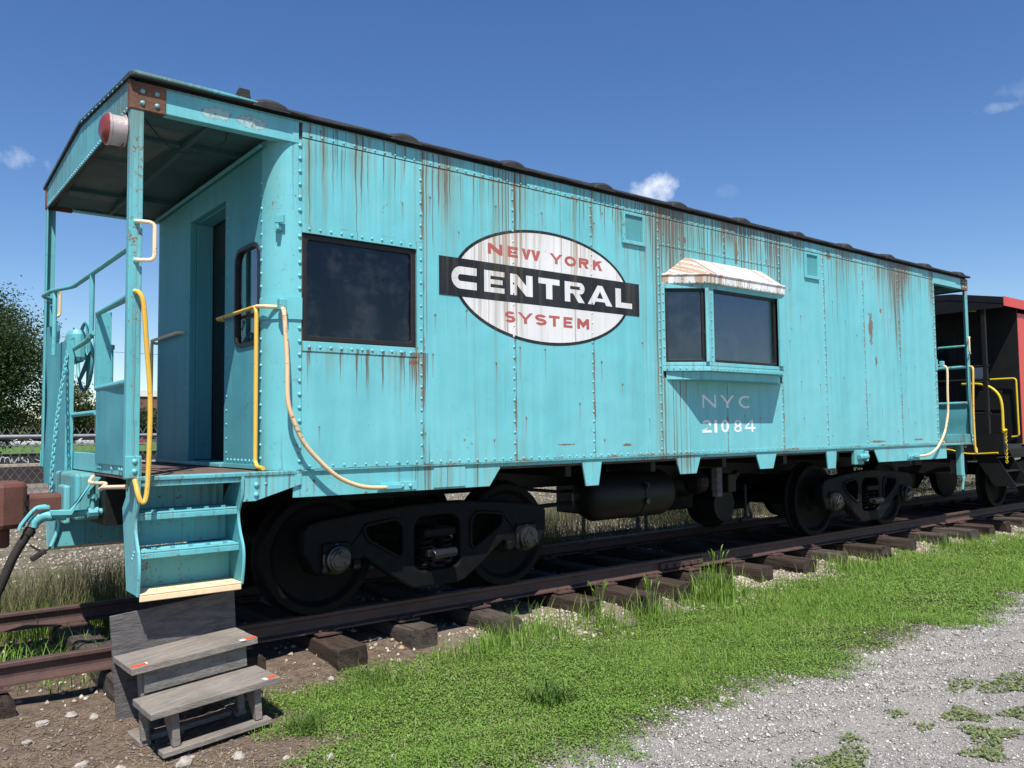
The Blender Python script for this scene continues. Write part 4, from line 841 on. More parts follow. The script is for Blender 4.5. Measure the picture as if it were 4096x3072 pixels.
def stairs(s, mir=False):
    """steps at the front platform; s = -1 near side, 1 far side"""
    xl, xr = (-2.432, -1.848) if not mir else (2*XC+1.848, 2*XC+2.432)
    prof = [(1.21, 1.02), (1.365, 1.02), (1.355, .90), (1.30, .80), (1.325, .70), (1.385, .60), (1.39, .50), (1.365, .385), (1.14, .385), (1.08, .62), (1.02, .85)]
    prof = [(s*a, b) for a, b in prof]
    for i, x in enumerate((xl, xr)):
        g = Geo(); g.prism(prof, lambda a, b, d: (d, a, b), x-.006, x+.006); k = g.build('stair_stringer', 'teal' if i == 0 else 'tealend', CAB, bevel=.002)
        rim = Geo(); rim.tube([(x, s*a, b) for a, b in smooth_path([(a, b, 0) for a, b in ((1.365, 1.02), (1.355, .90), (1.30, .80), (1.325, .70), (1.385, .60), (1.39, .50), (1.365, .385))], 4) for a, b in [(a, b)]] if False else [(x, s*p.x, p.y) for p in smooth_path([(1.365, 1.02, 0), (1.355, .90, 0), (1.30, .80, 0), (1.325, .70, 0), (1.385, .60, 0), (1.39, .50, 0), (1.365, .385, 0)], 4)], .009, 6); rim.build('stringer_edge', 'teal', k, smooth=True)
    for z, y0, y1, mat in ((.398, 1.375, 1.17, 'cream'), (.625, 1.335, 1.11, 'teal'), (.838, 1.30, 1.05, 'teal')):
        g = Geo(); g.box(xl+.007, xr-.007, min(s*y0, s*y1), max(s*y0, s*y1), z-.012, z); g.box(xl+.007, xr-.007, min(s*y0, s*(y0-.012)), max(s*y0, s*(y0-.012)), z-.045, z-.012); T = g.build('stair_tread', mat if mat == 'cream' else 'tealworn', CAB, bevel=.004)
        if s < 0:
            d = Geo()
            for i in range(38):
                for j in range(7):
                    x = xl+.02+.0146*i; y = -(y0-.055-.022*j); d.add([(x-.004, y-.006, z), (x+.004, y-.006, z), (x+.004, y+.006, z), (x-.004, y+.006, z), (x, y, z+.006)], [(0, 1, 4), (1, 2, 4), (2, 3, 4), (3, 0, 4)])
            d.build('tread_grip', mat if mat == 'cream' else 'teal', T, kind='stuff')
            for i in range(5):
                b = Geo(); x = xl+.10+.10*i; b.obox((x, -(y0-.030), z+.006), (.9, .3, 0), (-.3, .9, 0), (0, 0, 1), .012, .008, .006); b.build('tread_bolt', mat if mat == 'cream' else 'tealworn', T)
    for z0, z1, y in ((.40, .612, 1.165), (.63, .825, 1.105), (.84, 1.02, 1.05)):
        g = Geo(); g.box(xl+.008, xr-.008, min(s*y, s*(y-.008)), max(s*y, s*(y-.008)), z0, z1); g.build('stair_riser', 'tealworn', CAB)
    if mir: return
    gs = Geo(); gs.prism([(xr+.006, 1.018), (-1.47, 1.018), (-1.47, .955), (-1.765, .868), (xr+.006, .868)], lambda a, b, d: (a, d, b), s*1.352, s*1.342); gs.build('gusset_plate', 'tealskirt', CAB, bevel=.002)
    if s < 0:
        for x, z, r in ((-1.76, .965, .018), (-1.70, .97, .009), (-1.76, .905, .018)): RIV.append((Vector((x, -1.352, z)), Vector((0, -1, 0)), r))
        for z in (.62, .60, .58): RIV.append((Vector((xl-.006, -1.30+(.62-z), z)), Vector((-1, 0, 0)), .008))
stairs(-1); stairs(1); stairs(1, True)
def header_lip():
    g = Geo(); g.box(-2.43, -1.85, -1.345, -1.325, .985, 1.017); g.build('step_header', 'tealworn', CAB, bevel=.003)
header_lip()
# marker lamp
def lamp():
    c = (-2.505, -1.215, 3.03); g = Geo(); g.revolve(c, (-1, 0, 0), [(0, .098), (.008, .098), (.008, .086), (.075, .086), (.08, .092), (.092, .092)], 28); L_ = g.build('marker_lamp', 'silver', CAB, smooth=True)
    l = Geo(); l.revolve((c[0]-.092, c[1], c[2]), (-1, 0, 0), [(0, .088), (.012, .082), (.026, .066), (.036, .042), (.041, .015)], 28); l.build('lens', 'lens', L_, smooth=True)
    r = Geo(); r.revolve((c[0]-.001, c[1]+.01, c[2]-.06), (-1, 0, 0), [(0, .05), (.012, .05)], 12); r.build('mount', 'rust', L_)
    a = Geo(); a.tube([(c[0]+.01, c[1]+.02, c[2]+.08), (c[0]+.01, c[1]+.05, c[2]+.16)], .012, 6); a.build('stem', 'rust', L_)
lamp()

# ------------------------------------------------------------------ trucks
def truck(cx):
    outer_l = [(0, .748), (-.24, .746), (-.62, .715), (-.93, .683), (-1.02, .664), (-1.065, .62), (-1.065, .47), (-.985, .33), (-.86, .33), (-.78, .30), (-.62, .43-.02), (-.40, .25), (-.24, .148), (-.20, .135), (0, .135)]
    outer = [(cx+a, b) for a, b in outer_l]+[(cx-a, b) for a, b in outer_l[-2:0:-1]]
    tri = [(-.625, .622), (-.36, .655), (-.30, .60), (-.30, .40), (-.335, .375), (-.60, .53)]
    tri_r = [(-a, b) for a, b in tri[::-1]]; cen = [(-.20, .29), (-.20, .60), (-.14, .65), (.14, .65), (.20, .60), (.20, .29), (.15, .255), (-.15, .255)]
    def rnd(p):
        n = len(p); out = []
        for i in range(n):
            a, b, c = Vector(p[i-1]), Vector(p[i]), Vector(p[(i+1) % n]); q = min(.035, (a-b).length*.4, (c-b).length*.4); A = b+(a-b).normalized()*q; B = b+(c-b).normalized()*q
            out += [tuple(A*(1-t)**2+b*2*t*(1-t)+B*t*t) for t in (0, .33, .67, 1)]
        return out
    T = None
    for s in (-1, 1):
        f = holed_plate('truck' if T is None else 'side_frame', outer, [[(cx+a, b) for a, b in rnd(h)] for h in (tri, cen, tri_r)], lambda a, b, d: (a, s*(.94+d), b), 0, .115, 'truck', CAB if T is None else T, bevel=.016)
        if T is None: T = f
        # raised edge flange round the openings
        for h in (tri, tri_r):
            e = Geo(); pts = [(cx+a, s*1.058, b) for a, b in rnd(h)]; e.tube(pts+[pts[0]], .013, 6, False); e.build('frame_rim', 'truck', T, smooth=True)
        for xj in (cx-.838, cx+.838):
            j = Geo(); j.box(xj-.105, xj+.105, min(s*.97, s*1.085), max(s*.97, s*1.085), .32, .53); j.build('bearing_adapter', 'truck', T, bevel=.02)
            c = Geo(); c.revolve((xj, s*1.03, .419), (0, s, 0), [(0, .105), (.05, .105), (.055, .092), (.085, .088), (.09, .075), (.10, .072)], 24); C_ = c.build('bearing_cap', 'bearing', T, smooth=True)
            k = Geo(); k.prism([(xj+.075*math.cos(R_(a)), .419+.075*math.sin(R_(a))) for a in (80, 100, 200, 220, 320, 340)], lambda a, b, d: (a, s*d, b), 1.13, 1.142); k.build('locking_plate', 'bearing', C_, bevel=.004)
            for a in (90, 210, 330):
                b = Geo(); b.revolve((xj+.045*math.cos(R_(a)), s*1.141, .419+.045*math.sin(R_(a))), (0, s, 0), [(0, .015), (.014, .014)], 6); b.build('cap_bolt', 'bearing', C_)
            hk = Geo(); hk.box(xj+(.13 if xj < cx else -.19), xj+(.19 if xj < cx else -.13), min(s*1.0, s*1.075), max(s*1.0, s*1.075), .33, .40); hk.build('frame_lug', 'truck', T, bevel=.012)
        sp = Geo()
        for q in (-.085, .085):
            sp.tube([(cx+q+.055*math.cos(t*.7), s*1.0+.055*math.sin(t*.7), .27+.0045*t) for t in range(56)], .012, 6)
        sp.build('spring', 'truck', T, smooth=True)
        be = Geo(); be.box(cx-.14, cx+.14, min(s*.80, s*1.09), max(s*.80, s*1.09), .50, .56); be.build('bolster_end', 'truck', T, bevel=.015)
        bk = Geo(); bk.tube([(cx-.10, s*1.14, .375), (cx+.10, s*1.14, .385)], .034, 12); bk.box(cx-.13, cx+.05, min(s*.98, s*1.12), max(s*.98, s*1.12), .36, .41); bk.build('snubber', 'bearing', T, bevel=.006)
    bo = Geo(); bo.box(cx-.16, cx+.16, -.80, .80, .48, .66); bo.revolve((cx, 0, .66), (0, 0, 1), [(0, .2), (.14, .2)], 16); bo.build('bolster', 'truck', T, bevel=.02)
    bb = Geo()
    for q in (-.40, .40): bb.box(cx+q-.035, cx+q+.035, -.78, .78, .30, .40)
    bb.build('brake_beam', 'under', T)
    me = None
    for xj in (cx-.838, cx+.838):
        ax = Geo(); ax.tube([(xj, -1.03, .419), (xj, 1.03, .419)], .075, 14); ax.build('axle', 'under', T, smooth=True)
        for s in (-1, 1):
            w = Geo(); w.revolve((xj, s*.675, .419), (0, s, 0), [(0, .10), (0, .14), (.04, .16), (.055, .33), (0, .36), (0, .425), (.004, .445), (.022, .446), (.034, .432), (.045, .421), (.135, .417), (.14, .408), (.140, .365), (.125, .352), (.098, .33), (.085, .22), (.10, .15), (.135, .135), (.14, .09)], 56); w.build('wheel', 'truck', T, smooth=True)
truck(XC-3.155); truck(XC+3.155)

def underframe():
    g = Geo(); g.box(XC-5.0, XC+5.0, -.32, .32, .74, 1.0); g.build('center_sill', 'under', CAB)
    g = Geo(); g.box(SEAM[0], SEAM[-1], -1.28, 1.28, .985, 1.0); g.build('underfloor', 'under', CAB)
    for x in np.linspace(SEAM[0]+.3, SEAM[-1]-.3, 9):
        c = Geo(); c.box(x-.03, x+.03, -1.28, 1.28, .90, .985); c.build('cross_bearer', 'under', CAB)
    c = (1.53, -.72, .66); t = Geo(); t.revolve(c, (1, 0, 0), [(0, .02), (.02, .12), (.06, .19), (.13, .225), (.62, .225), (.62, .231), (.645, .231), (.645, .225), (1.02, .225), (1.09, .19), (1.13, .12), (1.15, .02)], 32); T = t.build('air_tank', 'tank', CAB, smooth=True)
    for x in (1.85, 2.40):
        b = Geo(); b.box(x-.02, x+.02, -.75, -.69, .88, .99); b.build('tank_strap', 'under', T)
    b = Geo(); b.revolve((2.16, -.93, .74), (0, -1, .3), [(0, .03), (.03, .03), (.03, .018), (.05, .018)], 8); b.build('drain_valve', 'bearing', T, smooth=True); b = Geo(); b.revolve((2.16, -.94, .60), (0, -1, 0), [(0, .03), (.03, .028)], 8); b.build('drain_valve', 'bearing', T, smooth=True)
    v = Geo(); v.box(3.55, 3.75, -.62, -.42, .60, .84); v.revolve((3.50, -.5, .70), (-1, 0, 0), [(0, .13), (.12, .13), (.15, .09)], 16); v.box(3.76, 3.90, -.68, -.50, .58, .78); v.revolve((3.92, -.66, .74), (0, 0, 1), [(0, .035), (.05, .04), (.08, .02)], 10); v.build('control_valve', 'tank', CAB, bevel=.012)
    t2 = Geo(); t2.revolve((2.75, .25, .60), (1, 0, 0), [(0, .12), (.05, .19), (1.3, .19), (1.35, .12)], 24); t2.build('reservoir', 'under', CAB, smooth=True)
    bx = Geo(); bx.box(2.65, 4.75, .1, .9, .34, .98); bx.build('equipment_box', 'under', CAB, bevel=.02)
    br = Geo(); br.revolve((3.85, -.55, .44), (0, 1, 0), [(0, .18), (.3, .18)], 20); br.build('brake_cylinder', 'under', CAB, smooth=True)
    p = Geo(); p.tube([(.6, -.35, .80), (1.5, -.45, .70), (2.3, -.48, .70)], .016, 8); p.build('brake_rod', 'under', CAB, smooth=True)
    p = Geo(); p.tube([(-.2, -.55, .56), (1.55, -.55, .60)], .02, 8); p.obox((1.0, -.55, .57), (1, 0, 0), (0, 1, 0), (0, 0, 1), .08, .02, .05); p.build('brake_rod', 'under', CAB, smooth=True)
    p = Geo(); p.tube([(4.05, -.68, .65), (4.05, -.68, .30), (3.95, -.68, .26)], .018, 8); p.build('drop_pipe', 'tank', CAB, smooth=True)
    h = Geo(); h.box(3.02, 3.10, -1.10, -1.04, .60, .99); h.build('strap_hanger', 'ply', CAB)
    r = Geo(); r.box(8.02, 8.10, -1.30, -1.22, .60, 1.02); r.obox((8.13, -1.26, .52), (.25, 0, .97), (0, 1, 0), (.97, 0, -.25), .12, .014, .016); r.build('rear_hanger', 'teal', CAB, bevel=.01)
underframe()

# ------------------------------------------------------------------ lettering
def strokes(ch, w, t, tv=None):
    """unit-height letter (0..w, 0..1) -> list of polygons; t stroke width (horizontal), tv vertical stroke width"""
    tv = tv or t; P = []
    def rect(a, b, c, d): P.append([(a, b), (c, b), (c, d), (a, d)])
    def ring(cx, cy, rx, ry, tx, ty, a0, a1, n=14):
        for i in range(n):
            p, q = R_(a0+(a1-a0)*i/n), R_(a0+(a1-a0)*(i+1)/n)
            P.append([(cx+rx*math.cos(p), cy+ry*math.sin(p)), (cx+rx*math.cos(q), cy+ry*math.sin(q)), (cx+(rx-tx)*math.cos(q), cy+(ry-ty)*math.sin(q)), (cx+(rx-tx)*math.cos(p), cy+(ry-ty)*math.sin(p))])
    def vee(x0, x1, yt, yb, t_, tip):        # V open at the top (yt) meeting at yb
        c = (x0+x1)/2; s = (yt-yb); yi = yb+s*t_/((x1-x0)/2)*.62
        P.append([(x0, yt), (c-tip, yb), (c, yb), (c, yi), (x0+t_*1.08, yt)]); P.append([(x1, yt), (x1-t_*1.08, yt), (c, yi), (c, yb), (c+tip, yb)])
    if ch == 'E': rect(0, 0, t, 1); rect(t, 0, w, tv); rect(t, .5-tv*.46, w*.9, .5+tv*.46); rect(t, 1-tv, w, 1)
    elif ch == 'T': rect(0, 1-tv, w, 1); rect(w/2-t/2, 0, w/2+t/2, 1-tv)
    elif ch == 'L': rect(0, 0, t, 1); rect(t, 0, w, tv)
    elif ch == 'N': rect(0, 0, t, 1); rect(w-t, 0, w, 1); P.append([(t, 1), (t, 1-t*1.25), (w-t, 0), (w-t, t*1.25)])
    elif ch == 'M': rect(0, 0, t, 1); rect(w-t, 0, w, 1); P.append([(t, 1), (t, 1-t*1.4), (w/2, .12), (w/2, .12+t*1.4)]); P.append([(w-t, 1), (w/2, .12+t*1.4), (w/2, .12), (w-t, 1-t*1.4)])
    elif ch == 'A':
        c = w/2; t2 = t*1.1; yi = .70; P.append([(0, 0), (t2, 0), (c, yi), (c, 1), (c-t*.42, 1)]); P.append([(w, 0), (c+t*.42, 1), (c, 1), (c, yi), (w-t2, 0)])
        f = lambda y: t2+(c-t2)*y/yi; P.append([(f(.17), .17), (w-f(.17), .17), (w-f(.34), .34), (f(.34), .34)])
    elif ch == 'W': vee(0, w/2, 1, 0, t, t*.42); vee(w/2, w, 1, 0, t, t*.42)
    elif ch == 'Y': vee(0, w, 1, .40, t, t*.5); rect(w/2-t*.5, 0, w/2+t*.5, .40)
    elif ch == 'O' or ch == '0': ring(w/2, .5, w/2, .5, t, tv, 0, 360, 28)
    elif ch == 'C': ring(.5, .5, .5, .5, .5-.155, .5-.155 if False else .345, 90, 270, 18); rect(.5, .655 if True else 0, w, 1); rect(.5, 0, w, .345)
    elif ch == 'c': ring(w*.55, .5, w*.55, .5, t, tv, 55, 305, 24)
    elif ch == 'R':
        r = .285; rect(0, 0, t, 1); rect(t, 1-tv, w-r, 1); rect(t, 1-2*r, w-r, 1-2*r+tv); ring(w-r, 1-r, r, r, t*.92, tv, 90, -90, 12); P.append([(w*.42, 1-2*r), (w*.42+t*1.15, 1-2*r), (w, 0), (w-t*1.2, 0)])
    elif ch == 'K': rect(0, 0, t, 1); P.append([(t, .34), (t, .34+t*1.4), (w-t*1.15, 1), (w, 1)]); P.append([(t+.18*w, .52), (t+.18*w+t*.85, .66), (w, 0), (w-t*1.2, 0)])
    elif ch == 'S': ry = (1+tv)/4; ring(w/2, 1-ry, w/2, ry, t, tv, 25, 270, 16); ring(w/2, ry, w/2, ry, t, tv, 90, -155, 16)
    elif ch == '8': ry = (1+tv)/4; ring(w/2, 1-ry, w*.46, ry, t, tv, 0, 360, 20); ring(w/2, ry, w*.5, ry, t, tv, 0, 360, 20)
    elif ch == '1': rect(0, 0, w, 1)
    elif ch == '4': rect(w*.62, 0, w*.62+t, 1); rect(0, .24, w*.62, .24+tv); rect(w*.62+t, .24, w, .24+tv); P.append([(0, .24+tv), (t*.9, .24+tv), (w*.62, .86), (w*.62, 1)])
    elif ch == '2': ring(w*.48, .69, w*.48, .31, t, tv, 165, -35, 14); rect(0, 0, w, tv); P.append([(0, tv), (t*1.2, tv), (w*.93, .56), (w*.80, .46)])
    return P
def letter(name, ch, x0, x1, z0, z1, t, tv, d, mat, parent):
    H = z1-z0; W_ = (x1-x0)/H; g = Geo()
    for i, poly in enumerate(strokes(ch, W_, t, tv)):
        y = YS-d-.0002*(i % 5)
        g.add([(x0+a*H, y, z0+b*H) for a, b in poly], [tuple(range(len(poly)))])
    return g.build(name, mat, parent)
def emblem():
    cx, cz, rx, rz = .634, 2.408, .928, .457; n = 72
    d = .0012
    def ell(k, rx_, rz_, dd, mat, name, par):
        g = Geo(); g.prism([(cx+rx_*math.cos(2*math.pi*i/n), cz+rz_*math.sin(2*math.pi*i/n)) for i in range(n)], lambda a, b, e: (a, YS-e, b), dd, dd+.0006); return g.build(name, mat, par)
    E = ell(0, rx, rz, d, 'emblem_black', 'emblem', CAB); ell(1, rx-.028, rz-.024, d+.0010, 'emblem_white', 'emblem_oval', E)
    g = Geo(); g.prism([(-.417, 2.264), (1.681, 2.264), (1.681, 2.548), (-.417, 2.548)], lambda a, b, e: (a, YS-e, b), d+.002, d+.0026); g.build('emblem_bar', 'emblem_black', E)
    z0, z1 = 2.322, 2.487
    for ch, a, b in (('C', -.309, -.083), ('E', -.013, .181), ('N', .236, .461), ('T', .522, .745), ('R', .801, 1.022), ('A', 1.057, 1.345), ('L', 1.386, 1.588)): letter('letter', ch, a, b, z0, z1, .36 if ch in 'RE' else .40, {'E': .235, 'R': .205}.get(ch, .28), d+.0032, 'emblem_white', E)
    for ch, a, b in (('N', .024, .164), ('E', .216, .317), ('W', .353, .546), ('Y', .644, .784), ('O', .804, .933), ('R', .962, 1.075), ('K', 1.123, 1.233)): letter('letter', ch, a, b, 2.615, 2.698, .37 if ch != 'W' else .40, .25, d+.0022, 'emblem_red', E)
    for ch, a, b in (('S', .182, .284), ('Y', .307, .462), ('S', .483, .602), ('T', .627, .742), ('E', .783, .882), ('M', .934, 1.069)): letter('letter', ch, a, b, 2.106, 2.193, .36, .24, d+.0022, 'emblem_red', E)
    for ch, a, b, t, tv in (('N', 2.52, 2.72, .19, .2), ('Y', 2.785, 3.005, .30, .2), ('c', 3.073, 3.28, .30, .16)): letter('letter', ch, a, b, 1.472, 1.594, t, tv, d, 'numeral', CAB)
    for ch, a, b, t, tv in (('2', 2.507, 2.647, .31, .19), ('1', 2.688, 2.731, .3, .3), ('0', 2.790, 2.909, .28, .16), ('8', 2.990, 3.112, .27, .15), ('4', 3.162, 3.335, .25, .17)): letter('digit', ch, a, b, 1.237, 1.358, t, tv, d, 'numeral', CAB)
emblem()

# ------------------------------------------------------------------ rivets: the largest in view as parts, the rest joined
def rivets():
    cam = Vector(CAM[1:4]); n = 8
    prof = [(0, 1.0), (.38, .92), (.70, .62), (.86, .26)]
    dome = Geo()
    for h, r in prof: dome.v += [(r*math.cos(2*math.pi*k/n), r*math.sin(2*math.pi*k/n), h) for k in range(n)]
    for i in range(len(prof)-1):
        for k in range(n): dome.f.append((i*n+k, i*n+(k+1) % n, (i+1)*n+(k+1) % n, (i+1)*n+k))
    dome.f.append(tuple((len(prof)-1)*n+k for k in range(n)))
    vis = sorted(RIV, key=lambda q: -q[2]/(q[0]-cam).length)
    first = None
    bm = bmesh.new()
    mats = 'rivet'
    o = dome.build('rivet', 'rivet', None, smooth=True); me = o.data; bpy.data.objects.remove(o)
    me2 = me.copy(); me2.materials[0] = M['emblem_white']; me3 = me.copy(); me3.materials[0] = M['emblem_black']
    V, F = [], []; base = [Vector(v) for v in dome.v]
    for i, (p, nn, r) in enumerate(vis):
        q = Vector((0, 0, 1)).rotation_difference(nn); dd = ((p.x-.634)/.92)**2+((p.z-2.408)/.45)**2
        onside = abs(p.y-YS) < .003
        mm = me
        if onside and dd < 1: mm = me2
        if onside and -.417 < p.x < 1.681 and 2.264 < p.z < 2.548: mm = me3
        if i < 290 or mm is not me: place('rivet', mm, p-nn*r*.12, CAB, q, (r, r, r))
        else:
            o_ = len(V); V += [tuple(p-nn*r*.12+(q @ (b*r))-Vector(OFF[CAB.name])) for b in base]; F += [tuple(k+o_ for k in f) for f in dome.f]
    m = bpy.data.meshes.new('rivets'); m.from_pydata(V, [], F); m.materials.append(M['rivet']); m.shade_smooth(); ob = bpy.data.objects.new('rivets', m); COL.objects.link(ob); ob.parent = CAB; ob['kind'] = 'stuff'
rivets()

# ------------------------------------------------------------------ portable wooden steps
def wooden_steps():
    a, b_ = .040, -.071; o = Vector((-2.501, -1.258, -.356)); m_ = (Matrix.Rotation(a, 4, 'Z') @ Matrix.Rotation(b_, 4, 'Y')).to_3x3()
    d, n, up = m_ @ Vector((1, 0, 0)), m_ @ Vector((0, -1, 0)), m_ @ Vector((0, 0, 1))
    W = thing('wooden_steps', o, 'grey weathered wooden two tread portable step with plywood back and red tape marks', 'step stool')
    def bd(u0, u1, v0, v1, z0, z1, name, mat, bev=.004, jit=0, par=None):
        g = Geo(); c = o+d*(u0+u1)/2+n*(v0+v1)/2+up*((z0+z1)/2); g.obox(c, d, n, up, (u1-u0)/2, (v1-v0)/2, (z1-z0)/2)
        return g.build(name, mat, par or W, bevel=bev)
    g = Geo(); g.prism([(0, 0), (.690, 0), (.703, .636), (-.002, .632)], lambda u, z, v: tuple(o+d*u+n*v+up*z), -.020, -.001); g.build('back_panel', 'ply', W, bevel=.002)
    zt2 = .414; zt1 = .248
    bd(0, .693, .001, .155, zt2-.036, zt2, 'tread', 'step'); bd(0, .690, .159, .335, zt2-.038, zt2-.001, 'tread', 'step')
    bd(.006, .684, .298, .430, zt1-.038, zt1-.001, 'tread', 'step'); bd(0, .687, .435, .612, zt1-.036, zt1, 'tread', 'step')
    bd(.070, .635, .275, .296, zt1+.006, zt2-.044, 'riser', 'riser')
    for u in (.055, .575):
        bd(u, u+.038, .225, .274, .03, zt2-.040, 'leg', 'step')
        gl = Geo(); gl.prism([(.40, zt1-.040), (.565, zt1-.040), (.565, .032), (.525, .032)], lambda v, z, uu: tuple(o+d*uu+n*v+up*z), u+(.06 if u < .3 else -.02), u+(.098 if u < .3 else .018)); gl.build('leg', 'step', W, bevel=.003)
        bd(u-.03, u+.008, .318, .356, .03, zt1-.040, 'leg', 'step')
        bd(u-.04, u+.02, .02, .345, .0, .028, 'base_runner', 'step')
    bd(.055, .635, .505, .590, .0, .028, 'base_runner', 'step'); bd(.08, .53, .24, .30, .002, .03, 'base_runner', 'step')
    def tp(u, v, z, l, mat, rot):
        g = Geo(); e = (d*math.cos(rot)+n*math.sin(rot)); f = (n*math.cos(rot)-d*math.sin(rot)); g.obox(o+d*u+n*v+up*(z+.0012), e, f, up, l, .017, .0010); g.build('tape_mark', mat, W)
    tp(.045, .305, zt2-.001, .038, 'tape_red', 0); tp(.088, .292, zt2-.001, .005, 'tape_white', .1)
    tp(.655, .315, zt2-.001, .032, 'tape_red', 0); tp(.606, .322, zt2-.001, .016, 'tape_white', 0)
    tp(.648, .580, zt1, .028, 'tape_red', -.2); tp(.614, .585, zt1, .013, 'tape_white', -.2)
wooden_steps()

# ------------------------------------------------------------------ red caboose coupled behind
def red_caboose():
    x0 = 9.25; xw = 9.86; xe = 18.4; hw = 1.39; zt = 2.95
    C = thing('caboose', ((x0+xe)/2, 0, 0), 'red caboose with black end platform and yellow handrails standing behind the turquoise one', 'caboose')
    b = Geo(); b.box(xw+.02, xe, -hw, hw, 1.0, zt); b.build('body', 'redcar', C, bevel=.004)
    g = Geo(); g.box(xw, xw+.018, -hw+.004, hw-.004, 1.0, zt+.2); g.build('end_wall', 'blackcar', C)
    for x in np.arange(xw+.5, xe, .9):
        s = Geo(); s.box(x-.03, x+.03, -hw-.006, -hw-.001, 1.0, zt); s.build('side_seam', 'redcar', C)
    r = Geo(); pr = [(-hw-.05, 3.03), (-hw-.05, 3.13), (-.75, 3.26), (0, 3.31), (.75, 3.26), (hw+.05, 3.13), (hw+.05, 3.03), (.7, 3.17), (0, 3.21), (-.7, 3.17)]
    r.prism(pr, lambda a, b_, d: (d, a, b_), x0, xe+.3); r.build('roof', 'blackcar', C, bevel=.004)
    f = Geo(); f.box(x0-.006, xe+.3, -hw-.062, -hw-.052, 3.0, 3.137); f.build('roof_fascia', 'redcar', C)
    e = Geo(); e.prism([(-hw-.03, 2.98), (hw+.03, 2.98), (hw+.03, 3.12), (.75, 3.24), (0, 3.29), (-.75, 3.24), (-hw-.03, 3.12)], lambda a, b_, d: (d, a, b_), x0+.005, x0+.02); e.build('end_fascia', 'blackcar', C)
    for y in (-hw+.25, -.35, .35, hw-.05):
        p = Geo(); p.box(x0+.03, x0+.08, y-.03, y+.03, .95, 3.0); p.build('end_post', 'blackcar', C, bevel=.006)
    fl = Geo(); fl.box(x0, xw, -hw+.02, hw-.02, .93, 1.0); fl.build('platform_floor', 'blackcar', C); fl = Geo(); fl.box(x0-.02, x0+.03, -hw+.02, hw-.02, .85, 1.16); fl.build('end_sill', 'blackcar', C)
    for z in (1.45, 1.95, 2.15): t = Geo(); t.tube([(x0+.05, -hw+.2, z), (x0+.05, hw-.1, z)], .018, 8); t.build('end_rail', 'blackcar', C, smooth=True)
    d = Geo(); d.box(xw-.012, xw-.001, -.5, .35, 1.05, 2.75); D = d.build('door', 'blackcar', C, bevel=.01)
    pn = Geo(); pn.box(xw-.02, xw-.013, -.38, .23, 1.9, 2.6); pn.build('pane', 'glass', D)
    for z0_, z1_ in ((1.15, 1.45), (1.5, 1.8)):
        q = Geo(); q.box(xw-.03, xw-.002, -1.15, -.65, z0_, z1_); q.build('locker_box', 'blackcar', C, bevel=.01)
    yr = -hw-.03
    t = Geo(); t.tube(round_path([(xw-.03, -.55, 1.97), (xw-.06, -.55, 1.97), (xw-.06, -1.36, 1.97), (xw-.04, -1.36, 1.11), (xw-.03, -1.26, 1.10)], .05), .014, 8); t.build('handrail', 'chainyel', C, smooth=True)
    t = Geo(); t.tube(smooth_path([(x0+.06, -.80, 1.90), (x0+.06, -1.05, 1.885), (x0+.06, -1.23, 1.80), (x0+.06, -1.33, 1.62), (x0+.06, -1.34, 1.20), (x0+.06, -1.34, 1.02)]), .020, 10); t.build('handrail', 'chainyel', C, smooth=True)
    t = Geo(); t.tube([(xw-.2, -.9, 3.02), (xw-.2, -.2, 3.10)], .012, 6); t.build('handrail', 'chainyel', C)
    k = Geo(); ring = [(.014*math.cos(R_(a)), 0, .024*math.sin(R_(a))) for a in range(0, 361, 45)]; k.tube(ring, .005, 6, False); me = None
    for i in range(16):
        q = Vector((x0+.09, -1.36, 1.20-.030*i)); rot = Matrix.Rotation(R_(90*(i % 2)+30), 4, 'Z').to_quaternion()
        if me is None: o_ = k.build('chain_link', 'chainyel', None, smooth=True); me = o_.data; o_.parent = C; o_.location = q-Vector(OFF[C.name])
        else: place('chain_link', me, q, C, rot)
    t = Geo(); t.tube(smooth_path([(x0+.0, -1.36, 1.19), (x0+.06, -1.38, 1.21), (x0+.11, -1.36, 1.18), (x0+.05, -1.35, 1.17)]), .014, 6); t.build('chain_knot', 'chainyel', C, smooth=True)
    t = Geo(); t.tube(smooth_path([(x0-.10, -1.32, .88), (x0-.06, -.9, .86), (x0-.08, -.6, .92), (x0-.08, -.4, .86)]), .012, 8); t.build('uncoupling_lever', 'chainyel', C, smooth=True)
    # steps
    for x in (x0+.03, xw-.03):
        s = Geo(); s.prism([(-.85, .98), (-1.15, .98), (-1.50, .40), (-1.20, .40)], lambda a, b_, d_: (d_, a, b_), x-.01, x+.01); s.build('stair_stringer', 'blackcar', C)
    for z, y in ((.42, -1.48), (.62, -1.36), (.82, -1.25)):
        s = Geo(); s.box(x0+.04, xw-.04, y, y+.22, z-.02, z); s.build('stair_tread', 'blackcar', C, bevel=.006)
    # truck and wheels
    cx = 11.2; T = None; o_l = [(-1.08, .62), (-.9, .69), (0, .75), (.9, .69), (1.08, .62), (1.08, .40), (.85, .32), (.6, .40), (.25, .15), (-.25, .15), (-.6, .40), (-.85, .32), (-1.08, .40)]
    for s in (-1, 1):
        g = Geo(); g.prism([(cx+a, b_) for a, b_ in o_l], lambda a, b_, d_: (a, s*d_, b_), .94, 1.06); q = g.build('truck' if T is None else 'side_frame', 'truck', C if T is None else T, bevel=.015)
        if T is None: T = q
        for xj in (cx-.838, cx+.838):
            w = Geo(); w.revolve((xj, s*.675, .419), (0, s, 0), [(0, .10), (0, .425), (.004, .445), (.022, .446), (.045, .421), (.135, .417), (.14, .365), (.09, .33), (.09, .18), (.14, .13), (.14, .09)], 40); w.build('wheel', 'truck', T, smooth=True)
